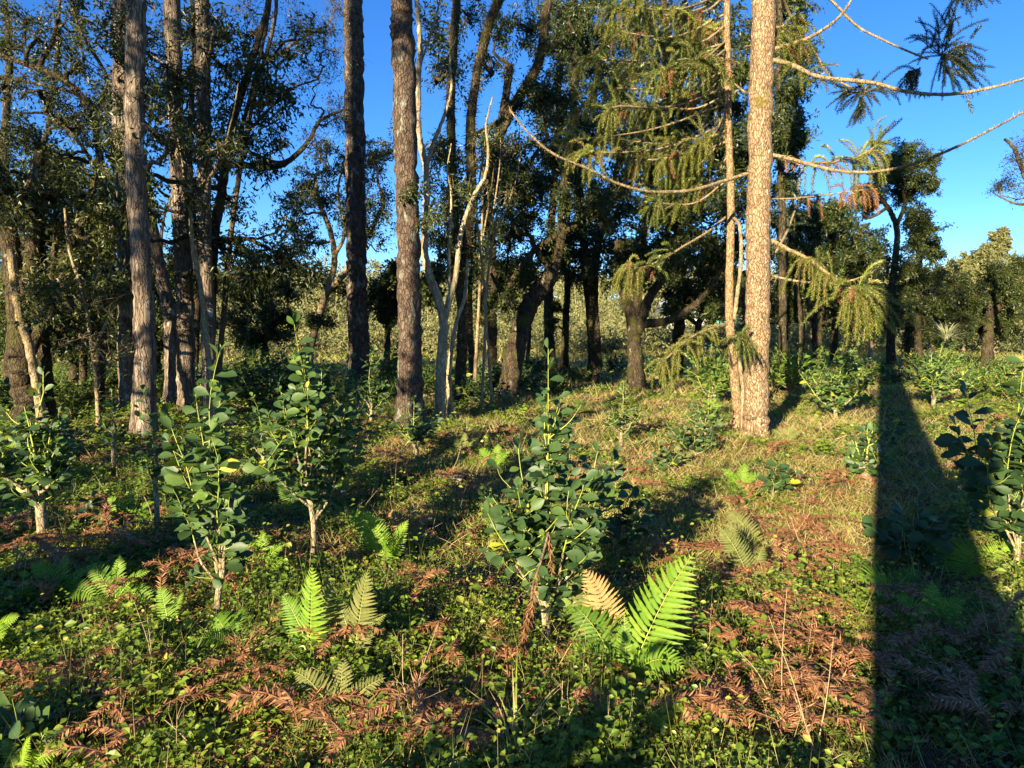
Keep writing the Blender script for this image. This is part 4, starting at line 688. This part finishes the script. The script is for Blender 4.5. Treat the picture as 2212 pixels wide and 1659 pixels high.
fern('large bright yellow green fern lit at the right of the foreground shrub', 1352, 1480, [(1484, 1205, .05, .35, 'fern', .7, .25), (1466, 1432, -.2, .9, 'fern', .6, .26), (1350, 1330, .1, .3, 'fern', .6, .18), (1225, 1405, .1, .9, 'fern', .2, .24), (1235, 1300, .35, .6, 'fern', .15), (1300, 1560, -.3, .9, 'fern', .3)], 201)
fern('withered tan fern frond curling beside the large bright fern', 1330, 1430, [(1215, 1235, .2, .9, 'fern_dull', .5), (1290, 1240, .1, .7, 'fern_dead', .9), (1370, 1400, .0, .9, 'fern_dead', .6)], 202)
fern('small lime green fern with two spread fronds left of the foreground shrub', 838, 1225, [(790, 1112, 0, .4, 'fern', .8), (877, 1128, .05, .4, 'fern', .8), (765, 1100, .2, .6, 'fern', .6), (830, 1150, -.15, .5, 'fern', .5)], 203)
fern('tall upright fern pair, bright frond beside a duller one, in the foreground left of centre', 672, 1420, [(668, 1228, 0, .2, 'fern', .75, .22), (618, 1290, .1, .5, 'fern', .5), (718, 1260, .15, .4, 'fern_dull', .5), (640, 1450, -.2, .9, 'fern', .5)], 204)
fern('olive grey fern drooping right of the tall bright one', 765, 1420, [(790, 1240, 0, .25, 'fern_dull', .6), (735, 1300, .1, .5, 'fern_dull', .5), (745, 1450, -.2, .9, 'fern_dull', .4), (820, 1330, 0, .7, 'fern_dull', .5)], 205)
fern('wide spreading green fern at the foot of the tall narrow shrub', 500, 1395, [(402, 1388, -.1, .8, 'fern', .45, .26), (595, 1420, -.15, .9, 'fern_dull', .4, .26), (520, 1310, .2, .5, 'fern', .4), (560, 1345, .15, .6, 'fern', .35), (450, 1340, .2, .7, 'fern', .45)], 206)
fern('small fern catching light left of the wide spreading fern', 365, 1350, [(345, 1270, .1, .5, 'fern', .6), (395, 1285, .1, .5, 'fern', .6), (312, 1355, -.1, .8, 'fern', .6)], 207, fine=False)
fern('green fern hanging long pinnae in the broad shadow by the right edge', 2120, 1215, [(2020, 1235, -.1, .9, 'fern', .9, .32), (2065, 1310, -.25, 1.1, 'fern', .9, .32), (2190, 1180, 0, .7, 'fern', .9, .3), (2200, 1265, -.2, 1., 'fern', .8, .3), (2060, 1165, .15, .7, 'fern', .4)], 208)
fern('dim fern at the left rim of the broad shadow', 1925, 1290, [(1862, 1235, -.1, .7, 'fern', .7, .30), (1975, 1290, -.1, .9, 'fern', .6, .30), (1880, 1310, -.15, .8, 'fern', .2), (1985, 1230, .1, .6, 'fern', .2), (1930, 1350, -.2, .9, 'fern', .2)], 209)
fern('bright fern cut off by the bottom left corner', 40, 1690, [(65, 1595, .0, .3, 'fern', .9, .3), (125, 1615, .0, .5, 'fern', .9, .3), (10, 1600, .05, .4, 'fern', .8)], 210)
fern('bright frond entering at the left edge above the corner', -40, 1420, [(25, 1330, 0, .5, 'fern', .9, .3), (0, 1370, -.1, .8, 'fern', .8, .3)], 211)
fern('faded olive fern lying in the rusty litter at lower right', 1640, 1190, [(1565, 1135, .1, .4, 'fern_dull', .7), (1590, 1180, -.1, .6, 'fern_dull', .6), (1570, 1100, .3, .5, 'fern_dull', .7)], 212)
fern('pale olive frond above the rusty sprays right of centre', 1622, 1260, [(1560, 1140, .1, .4, 'fern_dull', .5), (1650, 1180, .1, .5, 'fern_dull', .5)], 213)
for k, (x, y, lb, mt) in enumerate([(1000, 980, 'dull fern in half shade left of the foreground shrub', 'fern_dull'), (1070, 1010, 'lit small fern tucked behind the left side of the foreground shrub', 'fern'), (700, 965, 'tiny bright fern under the two stemmed shrub', 'fern'), (885, 1165, 'brown dead fern beside the small lime green fern', 'fern_dead'), (1600, 1060, 'pale fern in the sunny grass near the slender shrub', 'fern'), (280, 1130, 'small bright fern at the edge of the left shade', 'fern'), (130, 1290, 'small fern among the dark leaves at left', 'fern'), (1700, 960, 'small fern at the right foot of the thick araucaria', 'fern_dull'), (640, 1100, 'pale small fern behind the bare pale stem', 'fern'), (730, 1560, 'low fern hidden among bottom herbs left of the dry stalks', 'fern_dull'), (1460, 1010, 'short fern in the tan grass', 'fern_dull'), (2010, 1370, 'small dark fern deep in the broad shadow', 'fern'), (1540, 890, 'small fern before the slender araucaria', 'fern'), (960, 860, 'fern at the foot of the pale forked tree', 'fern_dull'), (250, 1300, 'faint fern in the left foreground shade', 'fern'), (560, 1235, 'low light green fern behind the wide spreading one', 'fern')]):
    s = (y-690)/8.
    fern(lb, x, y, [(x-s*.8, y-s, .1, .6, mt, .6), (x+s*.8, y-s*.9, .05, .6, mt, .6), (x+s*.1, y-s*1.25, .15, .4, mt, .7), (x-s*.9, y+s*.2, -.1, .9, mt, .5), (x+s, y, -.1, .8, mt, .5)], 230+k, fine=False)

# ------------------------------------------------------------------ fallen rusty araucaria sprays
def spray(name, label, g, az, L, nb, seed, val=.5, lift=.0, fan=.8, group=None, stemup=0.):
    rng = np.random.default_rng(seed); root = thing(name, label, 'fallen branch', g, group); tb = MB(); nbm = MB()
    def lie(p, a, l, v):
        n = 8; pts = [np.array(p, float)]; 
        for i in range(n):
            a += rng.normal(0, .05); q = pts[-1]+np.array([math.cos(a), math.sin(a), 0])*l/n; q[2] = float(gz(q[0], q[1]))+.075+lift*(1-i/n)+.010*math.sin(i*.8+v*9); pts.append(q)
        pts = np.array(pts); k = int(l*330); t = np.linspace(0, n-.001, k); i = t.astype(int); q = pts[i]+(pts[i+1]-pts[i])*(t-i)[:, None]; ax = nrmz(pts[i+1]-pts[i])
        u = nrmz(np.cross(ax, [0, 0, 1.])); w_ = np.cross(ax, u); th = rng.normal(0, .55, k)+np.where(np.arange(k) % 2, 0, PI); ra = np.cos(th)[:, None]*u+(np.sin(th)[:, None]*.8+.25)*w_
        leaves(nbm, T_NEE, q, ax*.62+ra*.9+rng.normal(0, .07, (k, 3)), w_+rng.normal(0, .25, (k, 3)), .040*rng.uniform(.8, 1.1, k)*np.clip(1.15-.6*(t/n)**4, .4, 1), .0055, np.clip(v+rng.normal(0, .16, k), 0, 1))
        tube(tb, pts, np.linspace(.0034, .0016, len(pts)), 4, val=.25); return pts
    g = np.array(g, float); main = lie(g+np.array([0, 0, .03]), az, L, val)
    for k in range(nb):
        i = rng.integers(0, 7); lie(main[i], az+rng.choice([-1, 1])*rng.uniform(.3, .3+fan), L*rng.uniform(.35, .65), val+rng.normal(0, .08))
    build_at(tb, 'stem', 'rust', root); build_at(nbm, 'needles', 'rust', root, False); return root
big = [(30, 1240, .4, .8, 7, .15, 'big brown araucaria spray leaning on the whitish pruned trunk at far left'), (190, 1215, 2.9, .7, 5, .1, 'dark rusty spray in the shade right of the whitish trunk'), (330, 1225, .3, .55, 5, .02, 'orange tipped spray lying in the left shade'), (420, 1220, 1.2, .4, 4, .02, 'rusty spray behind the tall narrow shrub'),
       (1480, 1560, 2.6, .6, 6, .05, 'thick rusty spray at the bottom right of the large bright fern'), (1560, 1545, .2, .55, 5, .03, 'rust orange spray pointing right near the bottom'), (1600, 1240, 2.8, .8, 7, .08, 'wide rusty spray pile right of the shadow stripe'), (1560, 1300, .9, .6, 6, .05, 'rusty spray just right of the large bright fern tip'), (1680, 1210, 1.2, .6, 6, .05, 'pale orange spray standing in the sunny grass'), (1720, 1160, 1.0, .5, 5, .05, 'orange spray beyond the pale orange one'),
       (1800, 1480, 1.5, .5, 5, .1, 'bright rust spray standing by the shadow edge at lower right'), (1835, 1500, 1.3, .5, 4, .1, 'rust spray split by the shadow edge at lower right'), (1770, 1270, 3.0, .5, 4, .05, 'orange spray lying left towards the shadow edge'), (1640, 1440, .4, .5, 5, .05, 'rusty spray below the olive frond'), (1580, 1430, 2.3, .5, 5, .05, 'rust spray under the thin straws at lower right'), (1010, 1270, 3.0, .45, 4, .03, 'brown spray under the left side of the foreground shrub'), (930, 1290, .2, .45, 4, .03, 'reddish spray in the grass left of the foreground shrub stem'),
       (1100, 1490, 1.9, .35, 3, .12, 'rusty spray leaning against the foreground shrub foot'), (1010, 1560, 3.5, .45, 4, .03, 'brown spray right of the dry stalks'), (960, 1600, 2.9, .4, 3, .02, 'dark rusty spray at the bottom near the dry stalks'), (250, 1560, 2.6, .30, 2, .03, 'brown spray among herbs at the bottom left'), (330, 1580, .7, .25, 2, .02, 'curled brown spray at the bottom left'), (150, 1480, 3.0, .5, 3, .02, 'long thin rusty spray in the lower left herbs'), (520, 1440, 1.2, .35, 4, .02, 'rusty spray under the wide spreading fern'), (620, 1370, 2.1, .3, 3, .02, 'small orange spray left of the tall upright fern'),
       (640, 1590, .5, .45, 3, .05, 'tangled brown spray heap at the bottom left of centre'), (740, 1620, 2.7, .45, 3, .05, 'pale brown spray heap at the bottom beside the dry stalks'), (850, 965, .5, .7, 5, .05, 'rusty spray lying between the dark trunks and the pale forked tree'), (910, 945, 2.8, .6, 5, .02, 'brown spray in front of the flaky dark trunk'), (720, 1220, .2, .4, 3, .02, 'reddish spray right of the bare pale stem'), (600, 1170, 3.0, .6, 5, .02, 'dark rust spray left of the bare pale stem'), (2020, 1420, .4, .5, 4, .02, 'dim brown spray deep in the broad shadow'), (2170, 1470, 2.0, .6, 5, .04, 'dim brown spray in the shadow at the right edge'), (1100, 1080, 3.1, .3, 1, .25, 'arching rusty spray caught in the left leaves of the foreground shrub')]
for k, (x, y, az, L, nb, lf, lb) in enumerate(big):
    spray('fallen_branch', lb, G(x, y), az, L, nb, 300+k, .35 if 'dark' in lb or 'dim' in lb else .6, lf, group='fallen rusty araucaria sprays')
# hanging one in the foreground shrub
root = thing('hanging_branch', 'rusty brown dead spray hanging down through the foreground shrub', 'fallen branch', P(1160, 1560, 3.15)); rr = np.random.default_rng(340); tb = MB(); nb = MB()
main = spline([P(1185, 1150, 3.2), P(1168, 1215, 3.12), P(1150, 1270, 3.1), P(1148, 1330, 3.12)], 6); tube(tb, main, .006, 5)
for (i, dx, L) in [(0, .1, .2), (8, -.2, .2), (15, -.4, .28), (17, -.1, .26)]:
    branchlet(tb, nb, main[i], np.array([dx, -.15, -1.]), L, rr, .5, .35, .032, 300, .006)
build_at(tb, 'stem', 'b_twig', root); build_at(nb, 'needles', 'rust', root, False)
# small sprays, copies of five patterns, strewn where the photo shows the most rust
rng = np.random.default_rng(91); protos = []
for k in range(5): protos.append(spray('fallen_twig', '', (0, 0, 0), rng.uniform(0, 6), [.28, .34, .22, .3, .4][k], [3, 2, 2, 4, 3][k], 350+k, .6, 0, .9))
zones = [(1560, 1850, 1080, 1640, 46, 'in the sunny grass at lower right', 1), (1150, 1560, 930, 1100, 14, 'in the tan grass right of centre', 1), (820, 1130, 930, 1250, 26, 'in the half lit middle ground', 1), (0, 600, 1080, 1330, 26, 'in the shady litter at left', 1), (0, 700, 1400, 1650, 14, 'among herbs at the lower left', 1), (750, 1400, 1300, 1650, 24, 'among herbs at the bottom centre', 1), (1860, 2200, 1300, 1650, 14, 'inside the broad shadow', 1), (600, 900, 900, 1050, 14, 'under the dark trunks', 1), (1660, 1860, 960, 1080, 12, 'in the grass by the thick araucaria', 1), (2020, 2200, 880, 1080, 8, 'in the grass beyond the shadow', 1)]
first = True
for x0, x1, y0, y1, n, wh, _ in zones:
    for k in range(n):
        pr = protos[rng.integers(0, 5)]; g = G(rng.uniform(x0, x1), rng.uniform(y0, y1)); lb = 'small rusty araucaria twig lying '+wh
        if 'used' not in pr.keys(): pr['used'] = 1; o = pr; o.location = g; o['label'] = lb; o['group'] = 'small rusty twigs '+wh
        else: o = dup(pr, g, 0, rng.uniform(.7, 1.25), lb, 'small rusty twigs '+wh)
        o.rotation_euler = (rng.normal(0, .15), rng.normal(0, .15), rng.uniform(0, 6.28)); o.location[2] += rng.uniform(-.01, .03)
for o in bpy.data.objects:
    if 'used' in o.keys(): del o['used']

# ------------------------------------------------------------------ ground cover
def scatter(rng, n, y0, y1, pw=1.):
    Y = y0+(y1-y0)*rng.random(n)**pw; X = (rng.random(n)*2-1)*(.80*Y+.5); return X, Y
def gpos(X, Y, dz=0): return np.stack([X, Y, gz(X, Y)+micro(X, Y)+dz], -1)
def ncam(Y): return np.clip(Y/5, 1, 4)
def sunny(X, Y):
    "share of tan grass: more right of centre"
    px = CX+FPX*X/Y; return np.clip((px-620)/500, 0, 1)*np.clip((2300-px)/300, .3, 1)
def herbs():
    rng = np.random.default_rng(401); mb = MB(); st = MB()
    for (y0, y1, n, ls) in [(1.9, 4.2, 20000, .026), (4.2, 7.5, 22000, .033), (7.5, 13, 16000, .05), (13, 26, 16000, .08)]:
        X, Y = scatter(rng, n, y0, y1); keep = fnoise(X, Y, 1.9, 1)+.3*fnoise(X, Y, 6, 2)+(.35 if y0 < 4 else .05)-.75*sunny(X, Y)*(Y > 4.0)*1.0+.35 > rng.normal(0, .25, n)
        X = X[keep]; Y = Y[keep]; N = len(X); h = rng.uniform(.015, .12, N)*np.clip(1+.9*fnoise(X, Y, 2.7, 4), .3, 2)*np.where(rng.random(N) < .09, 2.6, 1)
        if y0 >= 7: h = h*1.3
        base = gpos(X, Y); m = 5
        for j in range(m):
            a = rng.uniform(0, 2*PI, N); hh = h*rng.uniform(.35, 1, N); p = base+np.stack([np.cos(a)*.012, np.sin(a)*.012, hh], -1)+rng.normal(0, .008, (N, 3))
            d = np.stack([np.cos(a), np.sin(a), rng.uniform(-.25, .7, N)], -1); nr = np.array([0, 0, 1.])+TOSUN*.35+rng.normal(0, .4, (N, 3)); L = ls*rng.uniform(.5, 1.25, N)*np.clip(1+.5*fnoise(X, Y, 4, 7), .6, 1.5)*np.where(rng.random(N) < .05, 1.8, 1)
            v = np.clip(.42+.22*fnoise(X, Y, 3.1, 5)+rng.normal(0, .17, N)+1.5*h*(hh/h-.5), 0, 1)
            tm = T_OV if (y0 < 4) else T_LAN
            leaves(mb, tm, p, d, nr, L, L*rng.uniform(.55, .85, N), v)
        if y0 < 7:
            leaves(st, T_TRI, base, np.array([0, 0, 1.])+rng.normal(0, .3, (N, 3)), rvec(rng, N), h*1.1+.01, .003, rng.random(N))
    o = mb.build('ground_herbs', 'herb', smooth=False); tag(o, 'low green leafy herbs carpeting the forest floor', 'ground cover', kind='stuff')
    o = st.build('herb_stems', 'grass', smooth=False); tag(o, 'thin green stems under the leafy herbs', 'ground cover', kind='stuff')
def grass():
    rng = np.random.default_rng(402); mb = MB()
    for (y0, y1, n, L0, W0) in [(1.9, 4.5, 38000, .11, .0028), (4.5, 8, 62000, .12, .0040), (8, 14, 60000, .17, .007), (14, 30, 60000, .22, .014), (30, 55, 50000, .5, .04)]:
        X, Y = scatter(rng, n, y0, y1); s = sunny(X, Y); keep = rng.random(n) < np.clip(.22+.9*s*(.65+.5*fnoise(X, Y, 2.2, 9)), .05, 1)*(1 if y0 > 4 else .55)
        X = X[keep]; Y = Y[keep]; s = s[keep]; N = len(X); a = rng.uniform(0, 2*PI, N); d = np.stack([np.cos(a)*.75, np.sin(a)*.75, rng.uniform(.35, 1.3, N)], -1)
        v = np.clip(.38+.15*s+.20*fnoise(X, Y, 2.9, 3)+.12*fnoise(X, Y, 9, 6)+rng.normal(0, .2, N), 0, 1)
        leaves(mb, T_BLADE if y0 < 8 else T_TRI, gpos(X, Y, -.005), d, rvec(rng, N), L0*rng.uniform(.4, 1.25, N), W0*rng.uniform(.7, 1.4, N), v)
    o = mb.build('grass', 'grass', smooth=False); tag(o, 'short green and tan grass over the sunny floor', 'grass', kind='stuff')
    mb = MB(); X, Y = scatter(rng, 9000, 1.9, 11); s = sunny(X, Y); k = rng.random(9000) < .25+.7*s; X = X[k]; Y = Y[k]; N = len(X)
    a = rng.uniform(0, 2*PI, N); d = np.stack([np.cos(a), np.sin(a), rng.exponential(.5, N)], -1)
    leaves(mb, T_BLADE, gpos(X, Y, .01), d, rvec(rng, N), rng.uniform(.08, .30, N), .0022*np.clip(Y/4, 1, 2.2), rng.random(N))
    o = mb.build('dry_straw', 'straw', smooth=False); tag(o, 'thin dry straws and stalks strewn through the undergrowth', 'straw', kind='stuff')
def litter():
    rng = np.random.default_rng(403); mb = MB()
    for (y0, y1, n, ls) in [(1.8, 5, 52000, .036), (5, 9, 60000, .045), (9, 20, 50000, .07)]:
        X, Y = scatter(rng, n, y0, y1); k = fnoise(X, Y, 1.7, 12)+.5*fnoise(X, Y, 5, 13)+.55 > rng.normal(0, .3, n); X = X[k]; Y = Y[k]; N = len(X)
        a = rng.uniform(0, 2*PI, N); d = np.stack([np.cos(a), np.sin(a), rng.normal(.05, .35, N)], -1)
        leaves(mb, T_LAN, gpos(X, Y, .004)+np.stack([0*X, 0*X, rng.uniform(0, .03, N)], -1), d, np.array([0, 0, 1.])+rng.normal(0, .5, (N, 3)), ls*rng.uniform(.5, 1.3, N), ls*rng.uniform(.12, .38, N), np.clip(rng.normal(.45, .25, N), 0, 1))
    o = mb.build('needle_litter', 'litter', smooth=False); tag(o, 'brown needles and dead leaves littering the forest floor', 'leaf litter', kind='stuff')
herbs(); grass(); litter()

# ------------------------------------------------------------------ small things
def stalks(name, label, cat, bx, by, tips, seed, mat='straw', r=.003, group=None, leafn=0):
    rng = np.random.default_rng(seed); g = G(bx, by); root = thing(name, label, cat, g, group); 
    for (tx, ty, dY) in tips:
        tb = MB(); t = P(tx, ty, g[1]+dY); mid = (g+t)/2+rng.normal(0, .03, 3); p = spline([g, mid, t], 6); tube(tb, p, np.linspace(r, r*.4, len(p)), 5, .08, rng)
        for k in range(leafn): 
            i = rng.integers(3, len(p)-1); q = walk(p[i], nrmz(rvec(rng, 1)[0]+np.array([0, 0, .4])), rng.uniform(.06, .18), 4, rng, .25); tube(tb, q, np.linspace(r*.4, r*.2, 5), 3)
        build_at(tb, 'stalk', mat, root)
    return root
stalks('dry_weed', 'bundle of dry straw coloured stalks standing left of the foreground shrub foot', 'dry weed', 912, 1600, [(870, 1370, .1), (945, 1350, .1), (895, 1480, 0), (910, 1500, .05), (855, 1505, -.1), (925, 1560, -.1), (885, 1440, .15)], 501, leafn=4)
stalks('dry_weed', 'sparse grey twiggy dead weed in the dark hollow at bottom centre', 'dry weed', 1190, 1640, [(1160, 1500, .1), (1215, 1470, .15), (1260, 1490, .1), (1330, 1540, .1)], 502, leafn=3, r=.003)
stalks('dry_weed', 'tall straw stalk bending over the lower right sprays', 'dry weed', 1760, 1640, [(1715, 1500, 0), (1660, 1330, .3), (1800, 1380, .2)], 503, leafn=2, r=.003)
stalks('dry_weed', 'thin long straw crossing the lower right litter', 'dry weed', 1690, 1560, [(1590, 1400, .2), (1700, 1270, .3)], 504, leafn=1, r=.003)
stalks('dry_weed', 'pair of thin bent stems with seed heads in the lower left herbs', 'dry weed', 335, 1480, [(290, 1300, .1), (318, 1330, .05), (245, 1380, 0)], 505, leafn=3, r=.0022)
stalks('dry_weed', 'bare crooked twigs leaning at the bottom left', 'dry weed', 440, 1650, [(350, 1550, 0), (400, 1500, .2), (290, 1640, 0)], 506, leafn=3, r=.003)
stalks('dry_weed', 'pale dry stems in the shadow at lower right', 'dry weed', 2030, 1520, [(2100, 1400, .2), (2060, 1440, .1), (1990, 1460, 0), (1960, 1560, -.1)], 507, leafn=2, r=.0025)
stalks('dead_branch', 'pale fallen stick lying in the left shade beside the narrow shrub', 'stick', 380, 1165, [(490, 1140, .3), (430, 1100, .4)], 508, mat='b_limb', r=.009)
stalks('dead_branch', 'forked bare stick under the spindly shrub at left', 'stick', 330, 1140, [(310, 1070, .1), (380, 1080, .1)], 509, mat='b_limb', r=.006)
stalks('dead_branch', 'long thin fallen stick in front of the wide spreading fern', 'stick', 380, 1380, [(560, 1345, .2)], 510, mat='b_limb', r=.006)
def rosette(name, label, cat, g, n, L, W, mat, seed, up=.5):
    rng = np.random.default_rng(seed); root = thing(name, label, cat, g); mb = MB(); a = rng.uniform(0, 2*PI, n)
    d = np.stack([np.cos(a), np.sin(a), rng.uniform(up*.3, up*2.5, n)], -1); leaves(mb, T_BLADE, np.tile(g, (n, 1))+rng.normal(0, .015, (n, 3)), d, np.array([0, 0, 1.])+rng.normal(0, .1, (n, 3)), L*rng.uniform(.6, 1.1, n), W, rng.random(n))
    build_at(mb, 'blades', mat, root, False); return root
rosette('bromeliad', 'pale spiky bromeliad on the ground at the foot of the leaning trunk', 'bromeliad', G(1092, 868), 110, .42, .016, 'brom', 520, .5)
rosette('bromeliad', 'tan grassy tuft on the trunk fork right of the shadow tip', 'bromeliad', P(2043, 735, 20), 90, .75, .03, 'brom', 521, .9)
rosette('bromeliad', 'spiky tuft perched beside the orange lit slim trunk', 'bromeliad', P(1043, 700, 13.4), 70, .45, .02, 'epi', 522, .5)
rosette('bromeliad', 'lit star shaped tuft sitting on the thin centre sapling', 'bromeliad', P(1060, 475, 12.7), 40, .2, .012, 'brom', 523, .3)
rosette('grass_tuft', 'long bladed bright grass tuft in the bottom centre shade', 'grass tuft', G(1110, 1640), 30, .35, .008, 'grass', 524, .8)
rosette('grass_tuft', 'dark grass tuft in the middle of the broad shadow', 'grass tuft', G(1950, 1130), 60, .34, .006, 'grass', 525, .8)
rosette('grass_tuft', 'yellow green grass tuft left of the thick araucaria base', 'grass tuft', G(1600, 960), 60, .26, .006, 'grass', 526, .8)
# stone
rng = np.random.default_rng(530); g = G(988, 1040); mb = MB(); th, ph = np.meshgrid(np.linspace(0, 2*PI, 15)[:-1], np.linspace(0, PI, 9)); q = np.stack([np.cos(th)*np.sin(ph)*.055, np.sin(th)*np.sin(ph)*.04, np.cos(ph)*.032+.02], -1)*(1+.08*rng.normal(0, 1, th.shape))[..., None]
i = np.arange(8)[:, None]*14; j = np.arange(14)[None]; k = (j+1) % 14; mb.add(q, np.stack([i+j, i+14+j, i+14+k, i+k], -1).reshape(-1, 4)); MT['stone'] = flat_mat('stone', (.42, .34, .24), .9)
o = mb.build('stone', 'stone'); o.location = g; tag(o, 'small pale stone in the grass left of the foreground shrub', 'stone')
# farm building glimpsed through the trees
MT['wall_w'] = flat_mat('white_wall', (.62, .62, .62)); MT['wall_t'] = flat_mat('turquoise_wall', (.12, .50, .42)); MT['roofm'] = flat_mat('sheet_roof', (.30, .34, .38), .5); MT['winm'] = flat_mat('dark_window', (.03, .035, .04), .2)
def boxm(mb, x0, x1, y0, y1, z0, z1):
    v = [(x, y, z) for z in (z0, z1) for y in (y0, y1) for x in (x0, x1)]; mb.add(v, [(0, 2, 3, 1), (4, 5, 7, 6), (0, 1, 5, 4), (2, 6, 7, 3), (0, 4, 6, 2), (1, 3, 7, 5)])
g = GY(1530, 46); hb = thing('farm_building', 'small white and turquoise farm building glimpsed under the trees at centre right', 'building', g)
mb = MB(); boxm(mb, -2.6, 0, 0, 3, -.5, 2.4); w1 = mb.build('wall', 'wall_w', hb, False); w1['label'] = 'white wall'
mb = MB(); boxm(mb, .003, 2.2, 0, 3, -.5, 2.2); w2 = mb.build('wall', 'wall_t', hb, False); w2['label'] = 'turquoise wall'
mb = MB(); v = [(-3, -.4, 2.35), (2.6, -.4, 2.35), (2.6, 1.5, 3.3), (-3, 1.5, 3.3), (2.6, 3.4, 2.35), (-3, 3.4, 2.35), (-3, -.4, 2.43), (2.6, -.4, 2.43), (2.6, 1.5, 3.38), (-3, 1.5, 3.38), (2.6, 3.4, 2.43), (-3, 3.4, 2.43)]
mb.add(v, [(0, 3, 2, 1), (3, 5, 4, 2), (6, 7, 8, 9), (9, 8, 10, 11), (0, 1, 7, 6), (5, 11, 10, 4)]); mb.build('roof', 'roofm', hb, False)
mb = MB(); boxm(mb, -1.9, -1.1, -.03, .02, .9, 1.8); mb.build('window', 'winm', hb, False)
mb = MB(); boxm(mb, .7, 1.5, -.03, .02, -.3, 1.8); mb.build('door', 'winm', hb, False)
